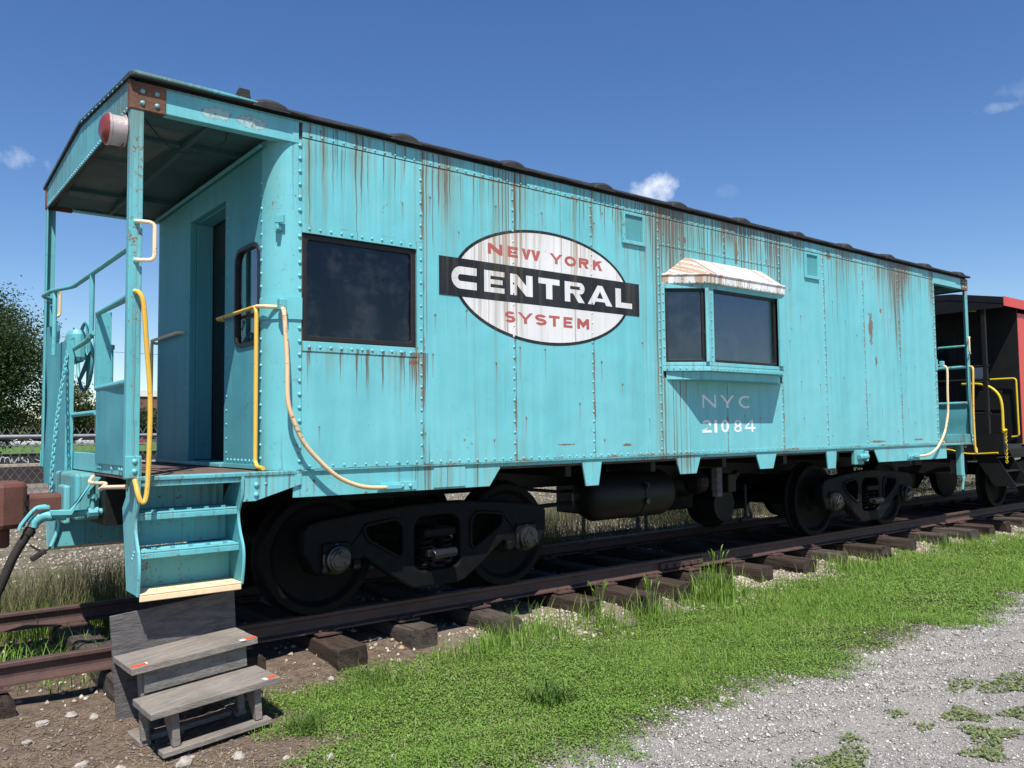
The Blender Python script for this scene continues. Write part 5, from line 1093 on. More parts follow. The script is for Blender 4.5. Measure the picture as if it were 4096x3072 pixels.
    for z, y in ((.42, 1.26), (.62, 1.14), (.82, 1.03)):
        s = Geo(); s.box(x0+.04, xw-.04, y, y+.22, z-.02, z); s.build('stair_tread', 'blackcar', C, bevel=.006); s = Geo(); s.box(x0+.04, xw-.04, y, y+.01, z, z+.19); s.build('stair_riser', 'blackcar', C)
    s = Geo(); s.box(x0+.02, xw, -.6, .6, .55, .93); s.build('draft_gear', 'blackcar', C); s = Geo(); s.box(x0+.1, cx+1.3, -.9, .9, .76, .93); s.build('underframe', 'blackcar', C); s = Geo(); s.box(cx-.15, cx+.15, -.92, .92, .45, .65); s.build('bolster', 'truck', C)
    cs = Geo(); cs.box(x0-.55, xw+8, -.18, .18, .68, .9); cs.build('center_sill', 'blackcar', C)
    nt_ = Geo(); nt_.box(xw-.008, xw-.002, -.92, -.72, 1.95, 2.2); nt_.build('notice', 'paper', C)
red_caboose()

# ------------------------------------------------------------------ stones and gravel
def rock_verts(n, size, rs, flat=.6):
    """n low rocks (6 verts, 8 tris each), vectorised; returns V (n,6,3)"""
    o = np.array([(1, 0, 0), (-1, 0, 0), (0, 1, 0), (0, -1, 0), (0, 0, 1), (0, 0, -1)], float)
    V = np.repeat(o[None], n, 0)*rs.uniform(.6, 1.15, (n, 6, 1))+rs.uniform(-.22, .22, (n, 6, 3)); V *= np.stack([rs.uniform(.7, 1.2, n), rs.uniform(.7, 1.2, n), rs.uniform(flat*.7, flat*1.2, n)], -1)[:, None]
    a = rs.uniform(0, 2*np.pi, n); c, s = np.cos(a)[:, None], np.sin(a)[:, None]; x = V[..., 0]*c-V[..., 1]*s; y = V[..., 0]*s+V[..., 1]*c; V[..., 0] = x; V[..., 1] = y
    return V*size[:, None, None]
OCT = np.array([(0, 2, 4), (2, 1, 4), (1, 3, 4), (3, 0, 4), (2, 0, 5), (1, 2, 5), (3, 1, 5), (0, 3, 5)])
def pebble_mesh(name, P, size, mat, rs, flat=.6):
    n = len(P); V = rock_verts(n, size, rs, flat)+P[:, None, :]; F = OCT[None]+6*np.arange(n)[:, None, None]
    return raw_mesh(name, V.reshape(-1, 3), F.reshape(-1), mat, 3)
def stuff(name, me, label=None, cat=None, parent=None):
    ob = bpy.data.objects.new(name, me); COL.objects.link(ob); ob['kind'] = 'stuff'; ob.parent = parent
    if label: ob['label'] = label; ob['category'] = cat
    return ob
M['peb'] = islands('path_gravel_stones', [(.10, .092, .088), (.28, .258, .235), (.45, .42, .385), (.20, .185, .17), (.64, .61, .57), (.35, .325, .30)], .85)
M['bal'] = islands('pale_ballast_stones', [(.22, .17, .125), (.42, .35, .27), (.50, .44, .37), (.32, .26, .19), (.56, .51, .45), (.38, .27, .17)], .85)
M['dirtpeb'] = islands('dirt_stones', [(.10, .075, .06), (.20, .16, .13), (.30, .26, .22), (.14, .11, .09)], .9)
M['stone'] = simple('pale_limestone', (.43, .39, .35), (.26, .225, .19), 25, .85, 60, .5)
def gravel():
    rs = np.random.default_rng(21)
    # path: density falls with distance
    def put(n, x0, x1, y0, y1, keep, smin, smax, pw, sink=.25):
        x = rs.uniform(x0, x1, n); y = rs.uniform(y0, y1, n); k = keep(x, y) > rs.uniform(0, 1, n); x, y = x[k], y[k]; s = smin+(smax-smin)*rs.uniform(0, 1, len(x))**pw
        return np.stack([x, y, hgt(x, y)+s*sink], -1), s
    pth = lambda x, y: (1-lawn_mask(x, y))*(y < -2.7+.1*np.sin(4*x))*np.clip(1.25*np.exp(-((y+3.25-.12*np.sin(2*x))/.33)**2)+.9*np.abs(np.sin(1.3*y+.35*x+.3*np.sin(2*x)))**2+.08, 0, 1)
    A = [put(90000, -1.6, 4.6, -5.2, -2.7, pth, .003, .010, 2.4), put(40000, 4.4, 12, -5.6, -2.6, pth, .005, .012, 2.4), put(7000, -1.8, 9, -3.75, -2.7, pth, .007, .018, 2.0), put(1800, -1.8, 8, -5.2, -2.7, pth, .010, .022, 2.8)]
    stuff('path_gravel', pebble_mesh('path_gravel', np.concatenate([a for a, _ in A]), np.concatenate([s for _, s in A]), 'peb', rs), 'loose grey gravel of the path beside the grass', 'gravel')
    bl = lambda x, y: np.clip(.10+.45*np.sin(1.7*x+.4)**2*(x > -.4)+.75*np.clip((x-2)/1.5, 0, 1), 0, 1)*(1-.85*lawn_mask(x, y))*np.clip((x+1.6)/1.5, .06, 1)
    B = [put(16000, -1.6, 12, -1.72, -.95, bl, .006, .026, 1.8), put(3000, -1.4, 4, -1.75, -.95, bl, .012, .034, 2.0), put(16000, -6, 14, 1.1, 7.5, lambda x, y: .7+0*x, .012, .035, 2.0), put(9000, -3, 20, 6, 16, lambda x, y: .6+0*x, .02, .05, 2), put(5000, -4, 12, -1, 1.1, lambda x, y: .6+0*x, .012, .03, 2)]
    stuff('ballast', pebble_mesh('ballast', np.concatenate([a for a, _ in B]), np.concatenate([s for _, s in B]), 'bal', rs, .7), 'pale limestone ballast round the tie ends', 'ballast')
    D = [put(9000, -3.6, -.9, -2.9, -1.0, lambda x, y: (1-lawn_mask(x, y))*(.35+.65*np.sin(2.2*x+3*y)**2), .004, .016, 2.6)]
    stuff('dirt_gravel', pebble_mesh('dirt_gravel', D[0][0], D[0][1], 'dirtpeb', rs), 'small stones on the bare soil round the wooden steps', 'gravel')
    # larger pale stones one can pick out: parts of the ground
    bm = bmesh.new(); bmesh.ops.create_icosphere(bm, subdivisions=2, radius=1); base = []
    for k in range(5):
        b2 = bm.copy(); r = random.Random(k)
        for v in b2.verts:
            c = v.co; q = math.sin(c.x*3+k)*.18+math.sin(c.y*4+2*k)*.16+math.sin(c.z*5+k)*.12; v.co = c*(1+q+r.uniform(-.07, .07)); v.co.z *= .62
        me = bpy.data.meshes.new('stone'); b2.to_mesh(me); b2.free(); me.materials.append(M['stone']); base.append(me)
    spots = [(-2.36, -1.97, .045), (-2.62, -1.80, .030), (-2.12, -2.06, .036), (-1.80, -2.42, .030), (-2.75, -1.62, .03), (-2.3, -1.88, .022), (-1.25, -1.32, .03), (-.16, -1.32, .035), (.05, -1.36, .03), (.18, -1.42, .035), (-.02, -1.46, .026), (.32, -1.49, .03), (.50, -1.50, .024), (-.9, -1.5, .022), (2.05, -1.48, .04), (2.2, -1.55, .03),
             (-1.55, -2.62, .026), (-1.95, -2.25, .02), (.45, -3.08, .030), (-.35, -3.2, .022), (.1, -3.35, .024), (1.15, -3.42, .02), (2.4, -3.2, .03), (3.1, -3.3, .034), (.7, -3.6, .02), (1.7, -3.75, .028), (-.9, -3.1, .02), (-2.7, -1.1, .035), (-2.6, -1.18, .03), (-2.85, -1.15, .03), (-2.95, -1.3, .025), (.8, -1.45, .03)]
    rr = random.Random(9)
    for x in np.arange(2.6, 9.5, .22): spots.append((x+rr.uniform(-.1, .1), -1.42+rr.uniform(-.14, .1), rr.uniform(.018, .034)))
    for i in range(26): spots.append((rr.uniform(-.9, 6), -3.25-rr.random()**2*1.3, rr.uniform(.009, .018)))
    for i in range(16): spots.append((rr.uniform(-3.2, -1.2), rr.uniform(-2.5, -1.05), rr.uniform(.008, .016)))
    for i, (x, y, s) in enumerate(spots):
        z = float(hgt(x, y)); ob = place('stone', base[i % 5], (x, y, z+s*.25), GROUND, Matrix.Rotation(rr.uniform(0, 6.28), 4, 'Z').to_quaternion(), (s, s*rr.uniform(.7, 1), s*rr.uniform(.8, 1.1)))
gravel()

# ------------------------------------------------------------------ grass and weeds
M['clover'] = islands('clover_leaves', [(.065, .125, .020), (.145, .26, .042), (.22, .345, .07), (.11, .20, .034), (.18, .30, .055), (.30, .40, .12)], .6, .25, .3, scale=1.6)
M['blade'] = islands('grass_blades', [(.055, .13, .018), (.15, .28, .03), (.26, .39, .07), (.10, .205, .022), (.22, .34, .05)], .5, .35, .35, scale=1.2)
M['darkblade'] = islands('dark_grass_blades', [(.045, .10, .016), (.085, .16, .028), (.13, .22, .045)], .5, .3, .3)
M['straw'] = islands('dry_straw', [(.25, .19, .11), (.36, .28, .17), (.18, .13, .08), (.30, .25, .16)], .8, .1)
M['weed'] = islands('far_weeds', [(.06, .085, .025), (.12, .12, .05), (.18, .15, .085), (.09, .12, .03), (.08, .055, .04)], .7, .2, scale=1.5)
M['mat'] = islands('path_weeds', [(.08, .125, .035), (.14, .19, .06), (.19, .23, .085), (.20, .17, .11)], .7, .1)
def blades(P, h, w, lean, rs, seg=2):
    """curved tapered blades; P (n,3)"""
    n = len(P); az = rs.uniform(0, 2*np.pi, n); dx, dy = np.cos(az), np.sin(az); px, py = -dy, dx
    ks = np.linspace(0, 1, seg+1); V = []
    for k in ks[:-1]:
        off = lean*h*k*k; z = h*(k-.25*lean*k*k); ww = w*(1-.75*k)
        for s in (-1, 1): V.append(np.stack([P[:, 0]+dx*off+px*ww*s*.5, P[:, 1]+dy*off+py*ww*s*.5, P[:, 2]+z], -1))
    V.append(np.stack([P[:, 0]+dx*lean*h, P[:, 1]+dy*lean*h, P[:, 2]+h*(1-.25*lean)], -1))
    V = np.stack(V, 1); m = 2*seg+1; base = np.arange(n)*m; quads = np.concatenate([np.stack([base+2*i, base+2*i+1, base+2*i+3, base+2*i+2], -1) for i in range(seg-1)]) if seg > 1 else np.zeros((0, 4), int)
    tris = np.stack([base+2*seg-2, base+2*seg-1, base+2*seg], -1)
    F = np.concatenate([quads.ravel(), tris.ravel()]); cnt = np.concatenate([np.full(len(quads), 4), np.full(len(tris), 3)]); return V.reshape(-1, 3), F, cnt
def leaves(P, s, rs, tilt=.6):
    n = len(P); az = rs.uniform(0, 2*np.pi, n); t = rs.normal(0, tilt, n); a = np.stack([np.cos(az), np.sin(az), np.sin(t)*.8], -1); b = np.stack([-np.sin(az), np.cos(az), rs.normal(0, tilt*.5, n)], -1); s = s[:, None]
    V = np.stack([P-a*s, P+b*s*.75, P+a*s, P-b*s*.75], 1); F = np.arange(4*n); return V.reshape(-1, 3), F, np.full(n, 4)
def pts(n, x0, x1, y0, y1, keep, rs):
    x = rs.uniform(x0, x1, n); y = rs.uniform(y0, y1, n); k = keep(x, y) > rs.uniform(0, 1, n); x, y = x[k], y[k]; return np.stack([x, y, hgt(x, y)], -1)
def join(parts):
    V, F, C = [], [], []; o = 0
    for v, f, c in parts: V.append(v); F.append(f+o); C.append(c); o += len(v)
    return np.concatenate(V), np.concatenate(F), np.concatenate(C)
def vegetation():
    rs = np.random.default_rng(5)
    clv = lambda x, y: lawn_mask(x, y)*np.clip(1.05-.14*(x-.3)+.45*np.sin(1.9*x+2.2*y)*np.sin(2.7*y-x), .15, 1)
    A = [pts(270000, -2.2, 3.2, -3.4, -1.15, clv, rs), pts(80000, 3.2, 8, -3.4, -1.1, lawn_mask, rs), pts(30000, 8, 20, -3.6, -1.1, lawn_mask, rs)]
    sz = [.0056, .0085, .015]; prt = []
    for P, s in zip(A, sz):
        patch = np.sin(2.3*P[:, 0]+1.1*np.sin(3*P[:, 1]))*np.sin(2.9*P[:, 1]+P[:, 0]); P[:, 2] += rs.uniform(.004, .032, len(P))*(1+.35*patch); prt.append(leaves(P, s*rs.uniform(.6, 1.35, len(P)), rs))
    stuff('clover', raw_mesh('clover', *(lambda q: (q[0], q[1], 'clover', q[2]))(join(prt))), 'low bright green clover and weeds of the verge', 'ground cover')
    prt = []
    tuft = lambda x, y: lawn_mask(x, y)*np.clip(.30+.08*x+.9*np.sin(1.7*x+2*np.sin(1.3*y))*np.sin(2.1*y+.8*x), .12, 1)
    for n, x0, x1, hmin, hmax, w in ((70000, -2.2, 4, .025, .085, .0036), (70000, 1.5, 10, .03, .095, .0045), (10000, 10, 22, .05, .12, .011)):
        P = pts(n, x0, x1, -3.4, -1.1, tuft, rs); prt.append(blades(P, rs.uniform(hmin, hmax, len(P)), w*rs.uniform(.7, 1.3, len(P)), rs.uniform(.2, 1.1, len(P)), rs))
    # taller fringe beside the ties
    fr = lambda x, y: np.exp(-((y+1.42-.07*np.sin(3*x))/.16)**2)*np.clip(.30+np.sin(2.6*x+1)*.6, .04, 1)*np.clip((x+1.4)/1.2, 0, 1)*np.clip(1.3-.13*x, .25, 1)
    P = pts(24000, -1.4, 8, -1.95, -1.0, fr, rs); prt.append(blades(P, rs.uniform(.06, .25, len(P)), .006*rs.uniform(.7, 1.3, len(P)), rs.uniform(.1, .8, len(P)), rs, 3))
    P = pts(5200, -2.0, 7, -3.3, -1.15, lambda x, y: lawn_mask(x, y)*np.clip(np.sin(2.7*x+1.9*y)*np.sin(3.3*y-1.2*x), .05, 1), rs); dead = blades(P, rs.uniform(.03, .11, len(P)), .004*rs.uniform(.7, 1.3, len(P)), rs.uniform(.5, 1.4, len(P)), rs)
    stuff('dead_grass', raw_mesh('dead_grass', dead[0], dead[1], 'straw', dead[2]), 'dry straw coloured blades among the green verge', 'grass')
    stuff('grass', raw_mesh('grass', *(lambda q: (q[0], q[1], 'blade', q[2]))(join(prt))), 'green grass of the verge beside the track', 'grass')
    # straw litter on the bare soil
    P = pts(11000, -3.4, .6, -2.9, -1.0, lambda x, y: (1-.9*lawn_mask(x, y))*(.3+.7*np.sin(3*x+2*y)**2), rs); n = len(P); az = rs.uniform(0, 6.28, n); l = rs.uniform(.015, .06, n); P[:, 2] += .004
    d = np.stack([np.cos(az), np.sin(az), rs.normal(0, .12, n)], -1)*l[:, None]; e = np.stack([-np.sin(az), np.cos(az), 0*az], -1)*.0012
    V = np.stack([P-d-e, P-d+e, P+d+e, P+d-e], 1).reshape(-1, 3); V[:, 2] += .002
    stuff('straw', raw_mesh('straw', V, np.arange(4*n), 'straw', 4), 'dry straw scattered on the bare soil', 'straw')
    # weeds beyond the far rail, between rails and along the fence
    prt = []
    P = pts(60000, -7, 3.5, .95, 3.6, lambda x, y: np.clip(.50+.6*np.sin(1.9*x+.5)*np.sin(2.3*y+x), .15, 1), rs); prt.append(blades(P, rs.uniform(.10, .66, len(P))*np.clip(1.25-.22*(P[:, 1]-1), .5, 1.3), .005*rs.uniform(.7, 1.4, len(P)), rs.uniform(.1, .7, len(P)), rs, 3))
    P = pts(46000, 1.0, 12, 2.6, 7.5, lambda x, y: np.clip(.35+.7*np.sin(1.7*x+.5)*np.sin(1.9*y+x), .10, 1), rs); prt.append(blades(P, rs.uniform(.06, .38, len(P)), .007*rs.uniform(.7, 1.4, len(P)), rs.uniform(.1, .8, len(P)), rs, 3))
    P = pts(24000, 2.5, 26, 1.2, 12, lambda x, y: np.clip(.15+.8*np.sin(.9*x+.5)*np.sin(1.3*y+x), .03, 1), rs); prt.append(blades(P, rs.uniform(.06, .35, len(P)), .010*rs.uniform(.7, 1.4, len(P)), rs.uniform(.1, .8, len(P)), rs, 3))
    stuff('dry_weeds', raw_mesh('dry_weeds', *(lambda q: (q[0], q[1], 'weed', q[2]))(join(prt))), 'tall drying weeds along the chain link fence', 'weeds')
    prt = []
    P = pts(9000, -7, -1.2, .78, 1.9, lambda x, y: np.clip(.3+.7*np.sin(2.9*x+2), .05, 1), rs); prt.append(blades(P, rs.uniform(.08, .34, len(P)), .007*rs.uniform(.7, 1.3, len(P)), rs.uniform(.2, 1.0, len(P)), rs, 3))
    P = pts(2600, -5, -1.6, -.62, .62, lambda x, y: np.clip(.3+.7*np.sin(2.1*x), .05, 1), rs); prt.append(blades(P, rs.uniform(.06, .26, len(P)), .007*rs.uniform(.7, 1.3, len(P)), rs.uniform(.2, 1.0, len(P)), rs, 3))
    stuff('track_grass', raw_mesh('track_grass', *(lambda q: (q[0], q[1], 'blade', q[2]))(join(prt))), 'green grass growing between and behind the rails', 'grass')
    # flat weed mats on the gravel path
    prt = []
    for cx, cy, r, k in ((1.33, -4.1, .10, 600), (1.10, -4.32, .12, 800), (.93, -4.05, .05, 130), (.98, -3.88, .05, 110), (2.08, -4.08, .15, 1000), (.82, -4.42, .09, 450), (.13, -4.02, .14, 1000), (1.55, -4.3, .07, 300), (.45, -3.9, .05, 110), (-1.15, -3.0, .22, 700), (-1.75, -2.55, .2, 500), (1.9, -3.85, .10, 300)):
        a = rs.uniform(0, 6.28, k); q = r*np.sqrt(rs.uniform(0, 1, k))*(1+.35*np.sin(3*a+cx*9)); x, y = cx+q*np.cos(a)*1.5, cy+q*np.sin(a); P = np.stack([x, y, hgt(x, y)+rs.uniform(.003, .018, k)], -1); prt.append(leaves(P, .0085*rs.uniform(.6, 1.3, k), rs, .5))
    stuff('weed_mats', raw_mesh('weed_mats', *(lambda q: (q[0], q[1], 'mat', q[2]))(join(prt))), 'flat weed patches growing through the gravel path', 'ground cover')
    # single tufts and weeds
    def tuftobj(name, x, y, n, h, spread, w, mat, lab, cat, lean=.9, head=False):
        q = np.clip(rs.normal(0, spread, (n, 2)), -1.5*spread, 1.5*spread); P = np.stack([x+q[:, 0], y+q[:, 1], hgt(x+q[:, 0], y+q[:, 1])-.004], -1)
        b = blades(P, h*rs.uniform(.5, 1.1, n), w*rs.uniform(.7, 1.3, n), lean*rs.uniform(.2, 1.1, n), rs, 4); b = (b[0]-np.array([x, y, float(hgt(x, y))]), b[1], b[2])
        ob = bpy.data.objects.new(name, raw_mesh(name, b[0], b[1], mat, b[2])); COL.objects.link(ob); ob.location = (x, y, float(hgt(x, y)))
        tag(ob, lab, cat)
        if head:
            g = Geo(); r2 = random.Random(int(x*100))
            for i in range(9):
                a = r2.uniform(0, 6.28); l = r2.uniform(.02, .10); hh = h*r2.uniform(.8, 1.25); p = Vector((math.cos(a)*l, math.sin(a)*l, hh)); g.tube([(p.x*.2, p.y*.2, 0), (p.x*.6, p.y*.6, hh*.6), p], .0014, 4); g.tube([p, p+Vector((math.cos(a)*.012, math.sin(a)*.012, .03)), p+Vector((math.cos(a)*.03, math.sin(a)*.03, .055))], [.003, .0065, .002], 6)
            o2 = g.build('seed_head', 'blade', None); o2.parent = ob
    tuftobj('grass_tuft', -.42, -2.50, 170, .17, .075, .012, 'darkblade', 'dark broad leaved tuft in the middle of the bright clover', 'weed', .8)
    tuftobj('grass_tuft', -1.72, -1.98, 170, .13, .055, .006, 'darkblade', 'dark grass tuft on bare soil beside the wooden steps', 'grass tuft', 1.1)
    tuftobj('grass_tuft', 2.45, -1.50, 190, .40, .10, .009, 'blade', 'tall bright grass clump against a tie end near the rail joint', 'grass clump', .5, True)
    tuftobj('grass_tuft', 1.05, -1.42, 120, .26, .12, .007, 'blade', 'grass clump with seed heads in front of the third near tie end', 'grass clump', .6, True)
    tuftobj('grass_tuft', 1.55, -1.52, 110, .28, .12, .007, 'blade', 'grass clump with seed heads in front of the cracked slanting tie', 'grass clump', .6, True)
    tuftobj('grass_tuft', -1.05, -1.55, 130, .14, .10, .006, 'darkblade', 'low dark grass at the foot of the tie next to the wooden steps', 'grass tuft', .9)
    tuftobj('grass_tuft', 2.2, -1.95, 120, .17, .08, .007, 'blade', 'bright upright grass clump out in the clover strip', 'grass clump', .6)
    tuftobj('grass_tuft', -.30, -1.38, 90, .15, .10, .006, 'blade', 'short grass with white blossoms at the grey split tie end', 'grass tuft', .7)
    tuftobj('grass_tuft', -2.85, .25, 60, .26, .10, .008, 'blade', 'long arching grass blades between the rails', 'grass tuft', 1.3)
    tuftobj('grass_tuft', .55, -1.98, 110, .12, .10, .006, 'darkblade', 'dark grass patch halfway across the clover strip', 'grass tuft', .9)
vegetation()

# ------------------------------------------------------------------ chain link fence
def fence():
    yf = 3.12; z0 = -.44; zt = 1.272; xa, xb = -14.0, 24.0
    F = thing('chain_link_fence', (5, yf, z0), 'grey chain link fence with pipe top rail running behind the cabooses', 'fence')
    t = Geo(); t.tube([(xa, yf, zt), (xb, yf, zt)], .022, 10); t.build('top_rail', 'galv', F, smooth=True)
    t = Geo(); t.tube([(xa, yf, -.355), (6.4, yf, -.355)], .022, 10); t.build('bottom_rail', 'darkpost', F, smooth=True)
    for x in (-13.2, -10.2, -7.1, -4.05, -.95, 2.1, 5.2, 6.42, 6.62, 9.5, 12.5, 15.5, 18.5, 21.5):
        p = Geo(); p.tube([(x, yf+.03, z0-.05), (x, yf+.03, zt+.03)], .030, 10); p.build('post', 'darkpost' if x > 0 else 'galv', F, smooth=True)
    # woven wire: zigzag strips, each wire a four sided tube
    dx = .038; pz = .052; r = .0026; rows = int((zt+.05-(-.42))/pz); V, Fa = [], []
    n = int((xb-xa)/dx)
    zs = -.42+pz*np.arange(rows+1); zi = np.arange(rows+1)
    for i in range(n):
        x0 = xa+i*dx
        xs = x0+np.where((zi+i) % 2 == 0, 0, dx); o = len(V)
        for k, (x, z) in enumerate(zip(xs, zs)):
            yy = yf-.004 if (k % 2) else yf+.004
            for a, b in ((r, 0), (-r, 0)): V.append((x+a, yy, z+b))
            V.append((x, yy-r*1.2, z))
        for k in range(rows):
            a = o+3*k
            for q in range(3): Fa.append((a+q, a+(q+1) % 3, a+3+(q+1) % 3, a+3+q))
        # twisted ends above the rail
        o = len(V); x, z = xs[-1], zs[-1]; e = .03 if (rows+i) % 2 == 0 else -.03
        V += [(x-r, yf, z), (x+r, yf, z), (x+e+r, yf, z+.06), (x+e-r, yf, z+.06)]; Fa.append((o, o+1, o+2, o+3))
    V = np.array(V)-np.array(OFF[F.name]); me = raw_mesh('wire_mesh', V, np.array([i for f in Fa for i in f]), 'wire', 4)
    ob = bpy.data.objects.new('wire_mesh', me); COL.objects.link(ob); ob.parent = F; ob['kind'] = 'stuff'
fence()

# ------------------------------------------------------------------ distant tracks, wall, lawn edge
M['farrail'] = simple('far_rail_steel', (.045, .032, .028), (.03, .022, .02), .5, .5, 4, 0)
M['fartie'] = simple('far_ties', (.085, .06, .05), (.05, .04, .035), .5, .9, 4, 0)
M['blackwall'] = simple('black_wall', (.018, .018, .018), (.010, .010, .011), .6, .7, 6, .2)
M['graf'] = simple('white_graffiti', (.62, .62, .60), (.45, .45, .45), 2, .7, 6, 0)
M['kerb'] = simple('pale_concrete', (.40, .33, .26), (.30, .25, .20), .8, .9, 6, .2)
def far_tracks():
    for i, y in enumerate((29.0, 33.5, 38.0, 42.0)):
        t = thing('railway_track', (5, y, -.49), ['nearest brown main line track beyond the chain link fence', 'second brown main line track beyond the chain link fence', 'third main line track beyond the chain link fence', 'main line track closest to the black graffiti wall'][i], 'track'); t['kind'] = 'structure'
        for s in (-.75, .75): g = Geo(); g.box(-60, 120, y+s-.035, y+s+.035, -.45, -.28); g.build('rail', 'farrail', t)
        g = Geo()
        for k in range(300): x = -60+.6*k; g.box(x-.11, x+.11, y-1.3, y+1.3, -.52, -.452)
        g.build('ties', 'fartie', t, kind='stuff')
    k = Geo(); k.box(-70, 140, 45.2, 46.2, -.5, -.22); ob = k.build('kerb', 'kerb', None); tag(ob, 'pale concrete platform kerb in front of the black graffiti wall', 'kerb')
    w = thing('low_wall', (10, 53, -.5), 'low black wall with white graffiti beyond the tracks', 'wall')
    g = Geo(); g.box(-70, 140, 52.9, 53.2, -.55, .16); g.build('wall_face', 'blackwall', w); c = Geo(); c.box(-70, 140, 52.85, 53.25, .161, .20); c.build('coping', 'blackwall', w)
    rs = random.Random(4)
    def scrib(x0, z0, wd, h, n):
        P = []; x = x0
        for i in range(n): P.append((x0+wd*i/n+rs.uniform(-.1, .1), 52.88, z0+h*rs.random()))
        g = Geo(); g.tube(smooth_path(P, 5), .022, 4); g.build('graffiti', 'graf', w)
    for x0, wd, n in ((2.7, .9, 9), (3.45, .9, 9), (4.3, .6, 7), (5.2, .5, 6), (5.5, .5, 5), (9.1, 1.0, 9), (10.0, .7, 7), (-1, 1.5, 10)): scrib(x0, -.38, wd, .42, n)
    f = Geo()
    for x in np.arange(-60, 130, 3.0): f.box(x-.05, x+.05, 80.0, 80.1, -.5, .55)
    f.box(-60, 130, 79.97, 80.0, .38, .55); ob = f.build('guard_rail', 'galv', None); tag(ob, 'low grey guard rail along the far lawn', 'guard rail')
far_tracks()

# ------------------------------------------------------------------ distant cars
def car_obj(x, y, col, label, van=False):
    C = thing('parked_car', (x, y, -.5), label, 'car', None); m = simple('car_paint', col, tuple(c*.8 for c in col), .6, .3, 4, 0, spec=.6)
    z = -.5; h = 1.0
    b = Geo(); b.prism([(-2.2, .3), (2.2, .3), (2.25, .75), (2.1, .9), (1.2, .98), (-1.9, 1.0), (-2.2, .85)], lambda a, b_, d: (x+a, d, z+b_), y-.85, y+.85); b.build('body', m, C, bevel=.08)
    top = [(-1.8, .97), (1.1, .97), (.35, 1.45), (-1.2, 1.47)] if not van else [(-2.0, .97), (1.3, .97), (.8, 1.8), (-2.0, 1.85)]
    c = Geo(); c.prism(top, lambda a, b_, d: (x+a, d, z+b_), y-.74, y+.74); c.build('cabin', m, C, bevel=.08)
    g = Geo(); g.prism([(a*.9-.05, .99+(b_-.97)*.86) for a, b_ in top], lambda a, b_, d: (x+a, d, z+b_), y-.76, y-.745); g.build('side_window', 'gasket', C)
    for a in (-1.35, 1.4):
        w = Geo(); w.revolve((x+a, y-.87, z+.32), (0, 1, 0), [(0, .32), (.2, .32)], 16); w.build('wheel', 'gasket', C)
def cars():
    cols = [((.10, .10, .11), 'dark grey'), ((.30, .31, .33), 'silver'), ((.62, .62, .62), 'white'), ((.05, .06, .08), 'black'), ((.52, .53, .55), 'pale grey')]
    rs = random.Random(2); y = 150
    xs = [8.2, 13.2, 18.0, 23.0, 28.0, 37.8, 42.5, 47.5]
    labs = ['dark grey car parked past the lawn below the big tree', 'silver car next to the dark grey one beyond the lawn', 'white car parked beyond the lawn and the black wall', 'black car parked right of the white one past the lawn', 'pale grey car parked left of the bright red car',
            'dark grey car parked right of the bright red car', 'silver car parked behind the platform steps gap', 'white car parked far right beyond the lawn']
    for i, x in enumerate(xs): c = cols[i % 5]; car_obj(x, y+rs.uniform(-1.5, 1.5), c[0], labs[i])
    car_obj(33.4, y-4, (.55, .012, .02), 'bright red car parked beyond the lawn')
cars()

